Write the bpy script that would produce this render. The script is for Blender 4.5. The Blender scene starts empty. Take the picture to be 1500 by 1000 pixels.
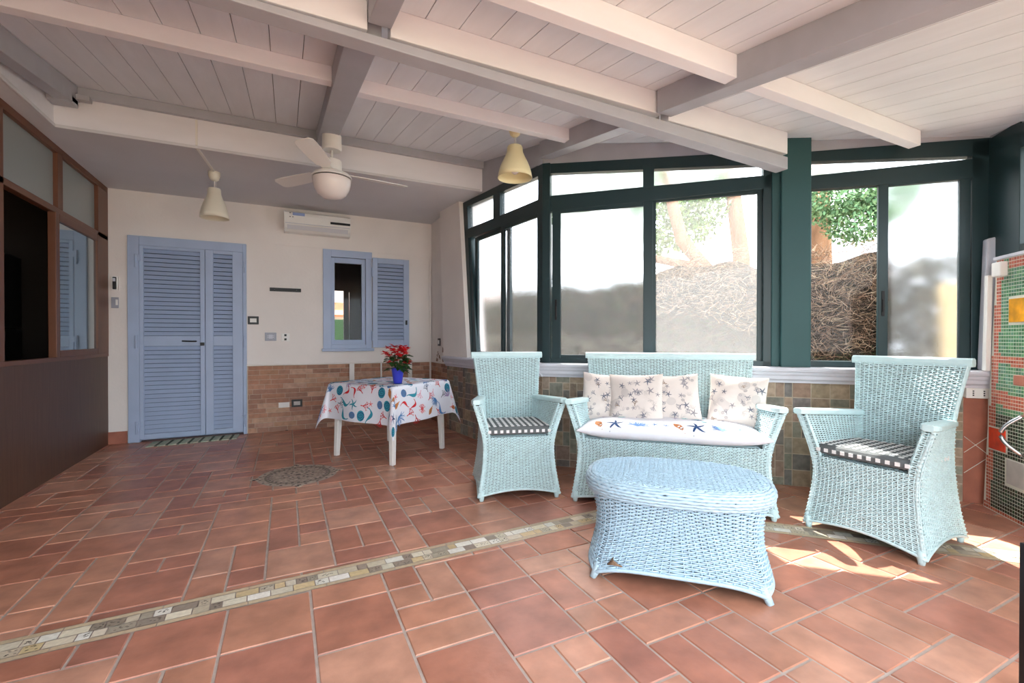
import bpy, bmesh, math, random
import numpy as np
from mathutils import Vector, Matrix
R=math.radians; PI=math.pi
random.seed(7)
S=bpy.context.scene
# ------------------------------------------------------------------ camera
cam_d=bpy.data.cameras.new('camera'); cam=bpy.data.objects.new('camera',cam_d)
S.collection.objects.link(cam); S.camera=cam
cam.location=(0,0,1.12); cam.rotation_euler=(R(89.6),0,R(-26.2))
cam_d.sensor_width=36; cam_d.lens=36*672/1500; cam_d.clip_start=.05; cam_d.clip_end=200
# ------------------------------------------------------------------ sky, sun, exposure
W=bpy.data.worlds.new('sky'); S.world=W; W.use_nodes=True
bg=W.node_tree.nodes['Background']; bg.inputs[0].default_value=(.88,.95,1,1); bg.inputs[1].default_value=2.65
sd=bpy.data.lights.new('sun','SUN'); sd.energy=9; sd.angle=R(.6); sd.color=(1,.95,.86)
sun=bpy.data.objects.new('sun',sd); S.collection.objects.link(sun)
SUN_AZ,SUN_EL=20,55       # azimuth from +Y towards +X
sv=Vector((math.sin(R(SUN_AZ))*math.cos(R(SUN_EL)),math.cos(R(SUN_AZ))*math.cos(R(SUN_EL)),math.sin(R(SUN_EL))))
sun.rotation_euler=(-sv).to_track_quat('-Z','Y').to_euler()
S.view_settings.view_transform='Standard'; S.view_settings.look='None'
S.view_settings.gamma=1; S.view_settings.use_curve_mapping=False
S.view_settings.exposure=1.2
# ------------------------------------------------------------------ materials
def srgb(r,g,b):
    f=lambda c:(c/255/12.92 if c/255<=.04045 else ((c/255+.055)/1.055)**2.4)
    return (f(r),f(g),f(b),1)
def mat(name,col=None,rough=.6,spec=.4,metal=0,attr=False,noise=0,nscale=8,bump=0,bscale=60,trans=0,ior=1.45,stretch=None):
    m=bpy.data.materials.new(name); m.use_nodes=True; nt=m.node_tree; N=nt.nodes; L=nt.links
    p=N['Principled BSDF']; p.inputs['Roughness'].default_value=rough; p.inputs['Specular IOR Level'].default_value=spec
    p.inputs['Metallic'].default_value=metal; p.inputs['Transmission Weight'].default_value=trans; p.inputs['IOR'].default_value=ior
    if attr:
        a=N.new('ShaderNodeAttribute'); a.attribute_name='Col'; src=a.outputs['Color']
    else:
        c=N.new('ShaderNodeRGB'); c.outputs[0].default_value=col; src=c.outputs[0]
    tc=N.new('ShaderNodeTexCoord'); vec=tc.outputs['Object']
    if stretch:
        mp=N.new('ShaderNodeMapping'); mp.inputs['Scale'].default_value=stretch; L.new(vec,mp.inputs[0]); vec=mp.outputs[0]
    if noise:
        n=N.new('ShaderNodeTexNoise'); n.inputs['Scale'].default_value=nscale; n.inputs['Detail'].default_value=5
        L.new(vec,n.inputs['Vector'])
        mr=N.new('ShaderNodeMapRange'); mr.inputs[1].default_value=.3; mr.inputs[2].default_value=.7
        mr.inputs[3].default_value=1-noise; mr.inputs[4].default_value=1+noise; L.new(n.outputs['Fac'],mr.inputs[0])
        mx=N.new('ShaderNodeVectorMath'); mx.operation='SCALE'; L.new(src,mx.inputs[0]); L.new(mr.outputs[0],mx.inputs['Scale']); src=mx.outputs[0]
    L.new(src,p.inputs['Base Color'])
    if bump:
        n=N.new('ShaderNodeTexNoise'); n.inputs['Scale'].default_value=bscale; n.inputs['Detail'].default_value=4; L.new(vec,n.inputs['Vector'])
        b=N.new('ShaderNodeBump'); b.inputs['Strength'].default_value=bump; b.inputs['Distance'].default_value=.004
        L.new(n.outputs['Fac'],b.inputs['Height']); L.new(b.outputs[0],p.inputs['Normal'])
    return m
M={}
M['plaster']=mat('plaster',srgb(238,231,226),.85,.2,noise=.025,nscale=3,bump=.25,bscale=40)
M['soffit']=mat('soffit_plaster',srgb(216,216,220),.85,.2,noise=.03,nscale=2,bump=.2,bscale=40)
M['white_wood']=mat('white_painted_wood',srgb(240,240,246),.5,.35,noise=.04,nscale=6,bump=.2,bscale=30,stretch=(.3,1,1))
M['board']=mat('white_boards',srgb(234,238,244),.38,.45,noise=.04,nscale=5,bump=.15,bscale=25,stretch=(2,.3,1))
M['grey_wood']=mat('grey_painted_wood',srgb(178,180,188),.45,.4,noise=.05,nscale=6,bump=.2,bscale=30)
M['green']=mat('dark_green_aluminium',srgb(31,54,58),.38,.5,noise=.04,nscale=3)
M['green2']=mat('green_column_panel',srgb(48,84,86),.5,.4,noise=.05,nscale=3)
M['black']=mat('black_plastic',srgb(26,26,28),.4,.4)
M['terracotta']=mat('terracotta_tile',attr=True,rough=.34,spec=.5,noise=.22,nscale=7,bump=.5,bscale=18)
M['grout']=mat('floor_grout',srgb(190,176,168),.85,.2,noise=.12,nscale=20)
M['mosaic']=mat('mosaic_tile',attr=True,rough=.45,spec=.4,noise=.1,nscale=60)
M['mosaic_gloss']=mat('glass_mosaic',attr=True,rough=.15,spec=.6,noise=.15,nscale=50)
M['stone']=mat('stone_tile',attr=True,rough=.6,spec=.3,noise=.25,nscale=25,bump=.5,bscale=60)
M['grout2']=mat('pale_grout',srgb(196,180,160),.9,.2,noise=.1,nscale=30)
M['grout_white']=mat('white_grout',srgb(226,226,214),.8,.2)
M['sill']=mat('pale_stone_sill',srgb(212,212,222),.4,.4,noise=.05,nscale=8)
M['blue']=mat('blue_grey_paint',srgb(172,188,216),.42,.4,noise=.03,nscale=5)
M['blue_shade']=mat('louvre_gap_shade',srgb(62,72,92),.7,.2)  # shadow lines between louvre slats, put into the colour
M['metal']=mat('brushed_metal',srgb(190,190,190),.3,.5,metal=1)
M['chrome']=mat('chrome',srgb(215,215,220),.12,.5,metal=1)
M['brown']=mat('brown_laminate',srgb(92,66,52),.45,.4,noise=.16,nscale=6,stretch=(8,8,.5))
M['brownframe']=mat('brown_window_frame',srgb(112,72,52),.4,.45,noise=.06,nscale=6)
M['wp']=mat('white_plastic',srgb(240,238,234),.35,.45)
M['cream']=mat('cream_plastic_shade',srgb(242,232,188),.4,.4)
M['shade']=mat('white_plastic_shade',srgb(232,226,208),.4,.4)
M['globe']=mat('opal_glass',srgb(238,230,226),.12,.5)
M['silver']=mat('silver_grey_plastic',srgb(158,160,172),.35,.5)
M['duct']=mat('light_grey_duct',srgb(200,202,212),.45,.4,noise=.05,nscale=8)
M['wicker']=mat('aqua_painted_wicker',srgb(208,234,238),.42,.45,noise=.09,nscale=30,bump=.3,bscale=220)
M['wicker_blue']=mat('pale_blue_painted_wicker',srgb(182,210,228),.42,.45,noise=.09,nscale=30,bump=.3,bscale=220)
M['gap_shade']=mat('weave_gap_shade',srgb(44,60,60),.8,.2,noise=.1,nscale=30)  # shade inside the weave gaps, painted as a dark liner colour
M['rail']=mat('aqua_painted_wood',srgb(204,232,236),.35,.5,noise=.05,nscale=14)
M['foot_blue']=mat('pale_blue_painted_foot',srgb(184,210,224),.4,.45,noise=.1,nscale=40)
M['cloth_grey']=mat('grey_cotton',srgb(104,108,110),.9,.1,bump=.3,bscale=300)
M['cloth_white']=mat('white_cotton',srgb(238,238,238),.85,.1,bump=.3,bscale=200)
M['sofa_cloth']=mat('white_printed_cotton',srgb(238,240,248),.8,.15,bump=.35,bscale=25)
M['linen']=mat('beige_linen',srgb(222,213,207),.85,.1,noise=.05,nscale=9,bump=.3,bscale=30)
M['table_cloth']=mat('white_waxed_cloth',srgb(232,234,244),.5,.3)
M['pot']=mat('cobalt_pot',srgb(58,66,190),.35,.5)
M['leaf']=mat('plant_leaf',srgb(44,78,38),.5,.3,noise=.2,nscale=20)
M['red']=mat('poinsettia_red',srgb(214,30,36),.5,.3,noise=.2,nscale=30)
M['yellow']=mat('yellow_flower',srgb(214,190,60),.5,.3)
for k,c in dict(p_navy=(44,74,118),p_blue=(86,132,186),p_teal=(58,146,168),p_aqua=(150,208,214),p_red=(206,52,60),p_coral=(224,106,110),p_pink=(226,160,176),p_orange=(200,128,76),p_grey=(150,146,152),p_brown=(136,112,92),p_greige=(204,196,192),p_lblue=(120,158,210),p_slate=(112,116,130),p_violet=(168,152,190)).items():
    M[k]=mat('print_'+k[2:],srgb(*c),.75,.15)
M['trunk']=mat('tree_bark',srgb(150,112,88),.9,.1,noise=.3,nscale=12,bump=1,bscale=20,stretch=(1,1,.3))
M['foliage']=mat('tree_leaves',attr=True,rough=.6,spec=.2)
M['twig']=mat('dry_twigs',attr=True,rough=.8,spec=.2)
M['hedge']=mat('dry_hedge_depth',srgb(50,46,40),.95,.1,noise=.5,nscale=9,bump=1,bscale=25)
M['earth']=mat('garden_earth',srgb(150,140,118),.95,.1,noise=.2,nscale=3)
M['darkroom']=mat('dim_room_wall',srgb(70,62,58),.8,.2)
M['darkcab']=mat('dark_appliance',srgb(36,34,36),.3,.5)
M['ochre']=mat('ochre_render',srgb(176,158,120),.9,.1,noise=.08,nscale=3)
M['rooftile']=mat('orange_roof_tile',srgb(196,104,70),.8,.2,noise=.2,nscale=14)
M['mat_green']=mat('doormat_cotton',attr=True,rough=.95,spec=.05,noise=.15,nscale=60,bump=.6,bscale=150)
M['marble_y']=mat('amber_marble',srgb(226,158,28),.2,.5,noise=.35,nscale=14)
M['glass_r']=mat('red_glass_tile',srgb(222,58,20),.15,.6,noise=.3,nscale=14)
M['marble_g']=mat('grey_marble',srgb(190,184,180),.3,.5,noise=.12,nscale=14)
M['terra_plain']=mat('terracotta_strip',srgb(172,108,88),.45,.4,noise=.15,nscale=8)
M['cable']=mat('dark_cable',srgb(50,50,52),.5,.3)
M['sticker']=mat('blue_sticker',srgb(150,168,214),.5,.3)
M['brick']=mat('brick_slip',attr=True,rough=.7,spec=.25,noise=.16,nscale=22,bump=.4,bscale=50)
def glass_clear(name,dust=0.0,tint=(1,1,1,1),gl=.05,f0=.04):
    m=bpy.data.materials.new(name); m.use_nodes=True; nt=m.node_tree; N=nt.nodes; L=nt.links; N.clear()
    o=N.new('ShaderNodeOutputMaterial'); t=N.new('ShaderNodeBsdfTransparent'); t.inputs[0].default_value=tint
    g=N.new('ShaderNodeBsdfGlossy'); g.inputs['Roughness'].default_value=gl
    lw=N.new('ShaderNodeLayerWeight'); lw.inputs[0].default_value=.5; pw=N.new('ShaderNodeMath'); pw.operation='POWER'; pw.inputs[1].default_value=4; L.new(lw.outputs['Facing'],pw.inputs[0])
    fr=N.new('ShaderNodeMapRange'); fr.inputs[3].default_value=f0; fr.inputs[4].default_value=1; L.new(pw.outputs[0],fr.inputs[0])
    m1=N.new('ShaderNodeMixShader'); L.new(fr.outputs[0],m1.inputs[0]); L.new(t.outputs[0],m1.inputs[1]); L.new(g.outputs[0],m1.inputs[2]); last=m1.outputs[0]
    if dust:
        tl=N.new('ShaderNodeBsdfTranslucent'); tl.inputs[0].default_value=(.95,.93,.92,1)
        m2=N.new('ShaderNodeMixShader'); m2.inputs[0].default_value=dust; L.new(last,m2.inputs[1]); L.new(tl.outputs[0],m2.inputs[2]); last=m2.outputs[0]
    L.new(last,o.inputs[0]); return m
M['glass']=glass_clear('clear_window_glass',f0=.008)
M['glass_dusty']=glass_clear('dusty_window_glass',.06,f0=.02)
def glass_frost():
    m=bpy.data.materials.new('frosted_window_glass'); m.use_nodes=True; nt=m.node_tree; N=nt.nodes; L=nt.links; N.clear()
    o=N.new('ShaderNodeOutputMaterial'); r=N.new('ShaderNodeBsdfRefraction'); r.inputs['Roughness'].default_value=.26; r.inputs['IOR'].default_value=1.25
    r.inputs[0].default_value=(.97,.98,1,1)
    tl=N.new('ShaderNodeBsdfTranslucent'); tl.inputs[0].default_value=(.9,.93,.95,1)
    tn=N.new('ShaderNodeBsdfTransparent')
    m1=N.new('ShaderNodeMixShader'); m1.inputs[0].default_value=.035; L.new(r.outputs[0],m1.inputs[1]); L.new(tl.outputs[0],m1.inputs[2])
    m2=N.new('ShaderNodeMixShader'); m2.inputs[0].default_value=.05; L.new(m1.outputs[0],m2.inputs[1]); L.new(tn.outputs[0],m2.inputs[2])
    L.new(m2.outputs[0],o.inputs[0]); return m
M['frost']=glass_frost()
M['dullglass']=mat('grey_obscured_glass',srgb(150,158,156),.28,.5)
M['mirrorglass']=mat('grey_reflecting_glass',srgb(170,184,188),.05,1.0,metal=.75)
# ------------------------------------------------------------------ mesh builder
C=S.collection
class MB:
    def __init__(s): s.v=[]; s.f=[]; s.mi=[]; s.col=[]
    def add(s,vs,fs,mi=0,col=(1,1,1)):
        b=len(s.v); s.v+= [tuple(p) for p in vs]
        for f in fs: s.f.append([b+i for i in f]); s.mi.append(mi); s.col.append(col)
    def box(s,c,d,rz=0,mi=0,col=(1,1,1),rot=None):
        m=rot if rot is not None else Matrix.Rotation(rz,3,'Z')
        vs=[Vector(c)+m@Vector((sx*d[0]/2,sy*d[1]/2,sz*d[2]/2)) for sx in(-1,1) for sy in(-1,1) for sz in(-1,1)]
        s.add(vs,[(0,1,3,2),(4,6,7,5),(0,4,5,1),(2,3,7,6),(0,2,6,4),(1,5,7,3)],mi,col)
    def b2(s,a,b,mi=0,col=(1,1,1)):
        s.box([(a[i]+b[i])/2 for i in range(3)],[abs(b[i]-a[i]) for i in range(3)],mi=mi,col=col)
    def hexa(s,vs,mi=0,col=(1,1,1)):   # 4 bottom + 4 top
        s.add(vs,[(3,2,1,0),(4,5,6,7),(0,1,5,4),(1,2,6,5),(2,3,7,6),(3,0,4,7)],mi,col)
    def grid(s,P,mi=0,col=(1,1,1),cu=False,cv=False,flip=False):
        nu,nv=len(P),len(P[0]); vs=[p for r in P for p in r]; fs=[]
        for i in range(nu if cu else nu-1):
            for j in range(nv if cv else nv-1):
                a=i*nv+j; b=((i+1)%nu)*nv+j; c=((i+1)%nu)*nv+(j+1)%nv; d=i*nv+(j+1)%nv
                fs.append((a,d,c,b) if flip else (a,b,c,d))
        s.add(vs,fs,mi,col)
    def lathe(s,prof,c,n=24,mi=0,col=(1,1,1),axis=None):
        P=[]
        for k in range(n):
            a=2*PI*k/n; P.append([(c[0]+r*math.cos(a),c[1]+r*math.sin(a),c[2]+z) for r,z in prof])
        s.grid(P,mi,col,cu=True)
    def tube(s,pts,r,n=6,mi=0,col=(1,1,1),closed=False,caps=True):
        pts=np.asarray(pts,float); k=len(pts)
        rr=np.full(k,r) if np.isscalar(r) else np.asarray(r,float)
        if closed: T=np.roll(pts,-1,0)-np.roll(pts,1,0)
        else: T=np.gradient(pts,axis=0)
        T/=np.linalg.norm(T,axis=1)[:,None]+1e-12
        up=np.array([0,0,1.]) if abs(T[:,2]).mean()<.8 else np.array([1.,0.13,0])
        U=np.cross(T,up); U/=np.linalg.norm(U,axis=1)[:,None]+1e-12; V=np.cross(U,T)
        a=np.arange(n)*2*PI/n
        P=pts[:,None]+rr[:,None,None]*(np.cos(a)[None,:,None]*U[:,None]+np.sin(a)[None,:,None]*V[:,None])
        s.grid(P.tolist(),mi,col,cu=closed,cv=True)
        if caps and not closed:
            b=len(s.v)-k*n; s.f.append([b+i for i in range(n)][::-1]); s.f.append([b+(k-1)*n+i for i in range(n)]); s.mi+=[mi,mi]; s.col+=[col,col]
    def build(s,name,mats,parent=None,smooth=False,bevel=0,col=False,seg=2,sub=0):
        me=bpy.data.meshes.new(name); me.from_pydata(s.v,[],s.f)
        if not isinstance(mats,(list,tuple)): mats=[mats]
        for m in mats: me.materials.append(M[m] if isinstance(m,str) else m)
        me.polygons.foreach_set('material_index',s.mi)
        if col:
            ca=me.color_attributes.new('Col','FLOAT_COLOR','CORNER')
            arr=np.ones((len(me.loops),4),np.float32); i=0
            for f,c in zip(s.f,s.col): arr[i:i+len(f),:3]=c; i+=len(f)
            ca.data.foreach_set('color',arr.ravel())
        if smooth: me.polygons.foreach_set('use_smooth',[True]*len(me.polygons))
        me.update()
        bm=bmesh.new(); bm.from_mesh(me); bmesh.ops.recalc_face_normals(bm,faces=bm.faces) if not col else None
        if not col: bm.to_mesh(me)
        bm.free()
        o=bpy.data.objects.new(name,me); C.objects.link(o); o.parent=parent
        if bevel:
            b=o.modifiers.new('bevel','BEVEL'); b.width=bevel; b.segments=seg; b.limit_method='ANGLE'; b.angle_limit=R(40)
        if sub:
            b=o.modifiers.new('sub','SUBSURF'); b.levels=sub; b.render_levels=sub
        return o
def tag(o,label=None,cat=None,group=None,kind=None):
    if label: o['label']=label
    if cat: o['category']=cat
    if group: o['group']=group
    if kind: o['kind']=kind
    return o
def empty(name,loc=(0,0,0),rz=0,**k):
    o=bpy.data.objects.new(name,None); C.objects.link(o); o.location=loc; o.rotation_euler=(0,0,rz); o.empty_display_size=.1
    return tag(o,**k)
def struct(o,label=None): o['kind']='structure'; return o if not label else tag(o,label)
def copy_tree(o,parent=None):
    c=o.copy(); C.objects.link(c); c.parent=parent
    for ch in list(o.children): copy_tree(ch,c)
    return c
def jit(c,a=.1):
    k=1+random.uniform(-a,a); return tuple(max(0,x*k*(1+random.uniform(-a*.25,a*.25))) for x in c[:3])
# ------------------------------------------------------------------ layout numbers
YW=6.213; XP=-1.686; XR=1.81
P0=Vector((2.033,3.52)); K=Vector((3.448,2.184)); CC=Vector((4.19,1.42))
zr=lambda y:2.61+.165*(y-2.13)         # underside of the roof boards
class Fr:                               # a wall's own frame: s along it, n towards the room, z up
    def __init__(f,o,e):
        f.o=Vector(o); d=Vector(e)-f.o; f.len=d.length; f.d=d.normalized(); f.n=Vector((-f.d.y,f.d.x))
        if f.n.dot(Vector((0,0))-f.o)<0: f.n=-f.n
        f.ang=math.atan2(f.d.y,f.d.x)
    def p(f,s,n,z): q=f.o+f.d*s+f.n*n; return (q.x,q.y,z)
    def box(f,mb,s0,s1,n0,n1,z0,z1,mi=0,col=(1,1,1)):
        mb.hexa([f.p(s0,n0,z0),f.p(s1,n0,z0),f.p(s1,n1,z0),f.p(s0,n1,z0),f.p(s0,n0,z1),f.p(s1,n0,z1),f.p(s1,n1,z1),f.p(s0,n1,z1)],mi,col)
    def wedge(f,mb,s0,s1,n0,n1,z00,z01,z10,z11,mi=0):    # z00..z01 at s0, z10..z11 at s1
        mb.hexa([f.p(s0,n0,z00),f.p(s1,n0,z10),f.p(s1,n1,z10),f.p(s0,n1,z00),f.p(s0,n0,z01),f.p(s1,n0,z11),f.p(s1,n1,z11),f.p(s0,n1,z01)],mi)
FA=Fr(P0,P0+Vector((-.125,.992))*1.9); FB=Fr(P0,K); FC=Fr(K,CC); FD=Fr((4.248,1.361),(4.248-.70*2.6,1.361-.713*2.6))
# ------------------------------------------------------------------ floor
def ashlar(nx,ny,weights,rng):
    g=[[0]*ny for _ in range(nx)]; out=[]
    for j in range(ny):
        for i in range(nx):
            if g[i][j]: continue
            opts=[(w,h) for (w,h,p) in rng.sample([x for x in weights for _ in range(x[2])],sum(x[2] for x in weights))]
            for w,h in opts+[(1,1)]:
                if i+w<=nx and j+h<=ny and all(not g[a][b] for a in range(i,i+w) for b in range(j,j+h)):
                    for a in range(i,i+w):
                        for b in range(j,j+h): g[a][b]=1
                    out.append((i,j,w,h)); break
    return out
TC=[srgb(190,134,110),srgb(182,124,102),srgb(194,140,116),srgb(180,121,100),srgb(196,146,124),srgb(176,118,100)]
def tilefield(x0,y0,nx,ny,u,seed,cuts,name):
    rng=random.Random(seed); bm=bmesh.new(); cl=bm.loops.layers.float_color.new('Col')
    for (i,j,w,h) in ashlar(nx,ny,[(2,2,5),(2,1,4),(1,2,4),(1,1,4)],rng):
        g=.006; a,b,c,d=x0+i*u+g,y0+j*u+g,x0+(i+w)*u-g,y0+(j+h)*u-g; e=.0018
        col=rng.choice(TC); kk=1+rng.uniform(-.07,.07); col=(col[0]*kk,col[1]*kk,col[2]*kk,1)
        lo=[bm.verts.new((x,y,-.0042)) for x,y in((a-.001,b-.001),(c+.001,b-.001),(c+.001,d+.001),(a-.001,d+.001))]
        hi=[bm.verts.new((x,y,0)) for x,y in((a+e,b+e),(c-e,b+e),(c-e,d-e),(a+e,d-e))]
        fs=[bm.faces.new(hi)]+[bm.faces.new((lo[k],lo[(k+1)%4],hi[(k+1)%4],hi[k])) for k in range(4)]
        for f in fs:
            for l in f.loops: l[cl]=col
    for co,no in cuts:
        bmesh.ops.bisect_plane(bm,geom=bm.verts[:]+bm.edges[:]+bm.faces[:],plane_co=co,plane_no=no,clear_outer=True)
    me=bpy.data.meshes.new(name); bm.to_mesh(me); bm.free(); me.materials.append(M['terracotta'])
    o=bpy.data.objects.new(name,me); C.objects.link(o); return o
bandA=Vector((-1.70,2.245,0)); bandM=Vector((1.985,2.362,0)); bandZ=Vector((4.10,.20,0))
d1=(bandM-bandA).normalized(); n1=Vector((-d1.y,d1.x,0)); d2=(bandZ-bandM).normalized(); n2=Vector((-d2.y,d2.x,0))
hw=.082
fb=MB(); fb.b2((-4.6,-2.6,-.12),(4.6,6.4,-.0045)); floor=struct(fb.build('floor','grout'))
u=.1555
t1=tilefield(-.375-9*u,-2.45,38,32,u,3,[((bandM-n1*hw),n1),((bandM-n2*hw),n2)],'tile_field_front'); t1.parent=floor
t2=tilefield(-.375-9*u-.03,2.10,34,27,u,5,[((bandM+n1*hw),-n1)],'tile_field_back'); t2.parent=floor
t3=tilefield(2.0,-.3,17,18,u,9,[((bandM+n2*hw),-n2),((bandM+n1*hw),n1)],'tile_field_window'); t3.parent=floor
# decorated listello band
bd=MB(); rng=random.Random(4)
BC=[srgb(232,222,200),srgb(216,194,152),srgb(160,146,132),srgb(240,236,226),srgb(206,194,172),srgb(178,168,150),srgb(224,214,194)]
for (a,b,n) in ((bandA,bandM,n1),(bandM,bandZ,n2)):
    L_=(b-a).length; d=(b-a).normalized()
    def q(s,t,z): p=a+d*s+n*t; return (p.x,p.y,z)
    for t0,t1_ in ((-.078,-.054),(.054,.078)):
        k=0
        while k*.31<L_:
            s0=k*.31+.002; s1=min(L_,(k+1)*.31)-.002
            bd.add([q(s0,t0,.0005),q(s1,t0,.0005),q(s1,t1_,.0005),q(s0,t1_,.0005)],[(0,1,2,3)],0,jit(srgb(206,186,156),.06)); k+=1
    for row,(t0,t1_) in enumerate(((-.050,-.002),(.002,.050))):
        s=0
        while s<L_-.01:
            w=rng.choice((.045,.06,.09)); e=min(L_,s+w)
            bd.add([q(s+.002,t0,.0005),q(e-.002,t0,.0005),q(e-.002,t1_,.0005),q(s+.002,t1_,.0005)],[(0,1,2,3)],0,jit(rng.choice(BC),.08))
            if rng.random()<.3 and e-s>.04:     # little engraved marks
                for _ in range(7):
                    cs=rng.uniform(s+.008,e-.012); ct=rng.uniform(t0+.006,t1_-.012)
                    bd.add([q(cs,ct,.001),q(cs+.007,ct+.002,.001),q(cs+.006,ct+.006,.001),q(cs-.001,ct+.004,.001)],[(0,1,2,3)],0,srgb(96,88,80)[:3])
            s=e
o=struct(bd.build('trim_1','mosaic',col=True)); 
# mosaic medallion set in the floor
md=MB(); rng=random.Random(8)
mc=Vector((.085,4.15)); tones=[srgb(176,158,142),srgb(196,182,166),srgb(150,134,122)]; dark=srgb(74,66,64)
def ring(r0,r1,n,fn,off=0):
    for k in range(n):
        a0=2*PI*(k+off)/n; a1=2*PI*(k+.9+off)/n
        P=[(mc.x+r*math.cos(a),mc.y+r*math.sin(a),.001) for r,a in((r0,a0),(r1,a0),(r1,a1),(r0,a1))]
        md.add(P,[(3,2,1,0)],0,jit(fn(k),.1))
ring(0,.022,6,lambda k:dark)
r_=.024
for i in range(13):
    n=max(8,int(2*PI*(r_+.01)/.022)); 
    if i in(2,): fn=lambda k:dark if k%2 else tones[1]
    elif i==4: fn=lambda k:dark if k%3==0 else tones[0]
    elif i==9: fn=lambda k:dark if k%2 else tones[0]
    elif i==12: fn=lambda k:dark if k%4<1 else tones[1]
    elif i==10: fn=lambda k:srgb(120,112,96)
    else: fn=lambda k:rng.choice(tones)
    ring(r_,r_+.018,n,fn,rng.random()); r_+=.0205
for sx in(-1,1):          # pointed lobes left and right, near and far
    for i in range(3):
        for j in range(3-i):
            for ax in(0,1):
                t=(j-(2-i)/2)*.03; rr=.295+i*.022; 
                cx,cy=(sx*rr,t) if ax==0 else (t,sx*rr)
                md.box((mc.x+cx,mc.y+cy,.0006),(.02 if ax==0 else .027,.027 if ax==0 else .02,.0012),col=jit(dark if (i+j)%2 else tones[1],.1))
bk=MB(); bk.lathe([(0,.0004),(.30,.0004)],(mc.x,mc.y,0),32)
o=md.build('floor_medallion','mosaic',col=True); tag(o,'round pebble mosaic medallion set flush in the terracotta floor','floor mosaic')
b_=bk.build('grout_bed','grout',o)
# ------------------------------------------------------------------ walls
w=MB()
def wallY(x0,x1,z0,z1): w.b2((x0,YW,z0),(x1,YW+.25,z1))
wallY(-1.9,-1.47,0,2.95); wallY(-1.47,-.44,2.18,2.95); wallY(-.44,.50,0,2.95); wallY(.50,.93,0,1.03); wallY(.50,.93,2.17,2.95); wallY(.93,2.1,0,2.95)
struct(w.build('wall_back','plaster'))
w=MB(); w.b2((XR,5.40,0),(XR+.3,YW,2.95)); struct(w.build('wall_right','plaster'))
# brick slips on the lower back wall and right return
def bricks(mb,f,s0,s1,n,z0,z1,seed,h=.057,L=.25):
    rng=random.Random(seed); z=z0; row=0
    cols=[srgb(176,132,108),srgb(168,126,106),srgb(188,146,122),srgb(158,120,104),srgb(192,156,134),srgb(172,130,110)]
    while z<z1-.01:
        s=s0-rng.uniform(0,L)
        while s<s1:
            l=rng.choice((L*.5,L,L,L*.8)); a=max(s,s0)+.002; b=min(s+l,s1)-.002
            if b>a: f.box(mb,a,b,n,n+.004,z+.0025,min(z+h,z1)-.0025,0,jit(rng.choice(cols),.1))
            s+=l
        z+=h; row+=1
FW=Fr((-1.686,YW),(XR,YW))          # back wall frame, s = x+1.686
b=MB(); bricks(b,FW,1.28,XR+1.686,.004,0,.79,1); FWr=Fr((XR,YW),(XR,5.40)); bricks(b,FWr,0.01,.81,.004,0,.79,2)
o=b.build('wall_dado_slips','brick',col=True); g=MB(); FW.box(g,1.275,XR+1.686,0,.004,0,.8); FWr.box(g,0,.81,0,.004,0,.8); g=g.build('trim_2','grout2'); struct(g); o.parent=g
g=MB(); FW.box(g,1.27,XR+1.686,0,.035,.795,.815); FWr.box(g,0,.81,0,.02,.795,.812); struct(g.build('trim_3','plaster',bevel=.003))
# chipped old paint patches above the dado in the corner
g=MB(); rng=random.Random(3)
for k in range(26):
    s=rng.uniform(.25,.75); z=.80+abs(rng.gauss(0,.09)); r0=rng.uniform(.012,.035)
    pts=[FWr.p(s+r0*math.cos(a)*rng.uniform(.5,1.2),.0015+.0002*k,z+r0*math.sin(a)*rng.uniform(.5,1.2)) for a in np.arange(9)*2*PI/9]
    g.add(pts,[tuple(range(9))],0,jit(rng.choice([srgb(150,120,100),srgb(176,152,132),srgb(128,100,84)]),.1))
struct(g.build('trim_4','stone',col=True))
# baseboard left of the door
g=MB(); g.b2((XP,YW-.012,0),(-1.525,YW,.13)); struct(g.build('baseboard_back','terra_plain',bevel=.002))
# pier between the right wall and the first window, leaning
g=MB()
def pz(s,n,z): return FA.p(s,n,z)
g.hexa([pz(1.33,-.2,.9),pz(1.95,-.2,.9),pz(1.95,.05,.9),pz(1.33,.05,.9),pz(1.53,-.2,2.72),pz(2.06,-.2,2.72),pz(2.06,.05,2.72),pz(1.53,.05,2.72)])
struct(g.build('wall_pier','plaster'))
# stone dado under the windows
SC=[srgb(160,140,120),srgb(150,132,118),srgb(136,134,122),srgb(168,150,128),srgb(126,120,116),srgb(156,130,114),srgb(144,142,128)]
def stonewall(f,s0,s1,z1,seed,name):
    core=MB(); f.box(core,s0,s1,-.18,0,0,z1); w_=struct(core.build(name,'grout2'))
    m=MB(); rng=random.Random(seed); u=.061
    for (i,j,a,b) in ashlar(int((s1-s0)/u)+1,int(z1/u)+1,[(2,2,8),(2,1,3),(1,2,2),(1,1,1)],rng):
        x0,x1,y0,y1=s0+i*u,min(s1,s0+(i+a)*u),j*u,min(z1,(j+b)*u)
        if x1-x0<.01 or y1-y0<.01: continue
        f.box(m,x0+.0035,x1-.0035,0,.004,y0+.0035,y1-.0035,0,jit(rng.choice(SC),.12))
    o=m.build('stone_tiles','stone',w_,col=True); return w_
stonewall(FA,0,1.95,.86,11,'wall_window_left'); stonewall(FB,0,FB.len,.86,12,'wall_window_middle'); stonewall(FC,0,1.02,.86,13,'wall_window_right')
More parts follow.
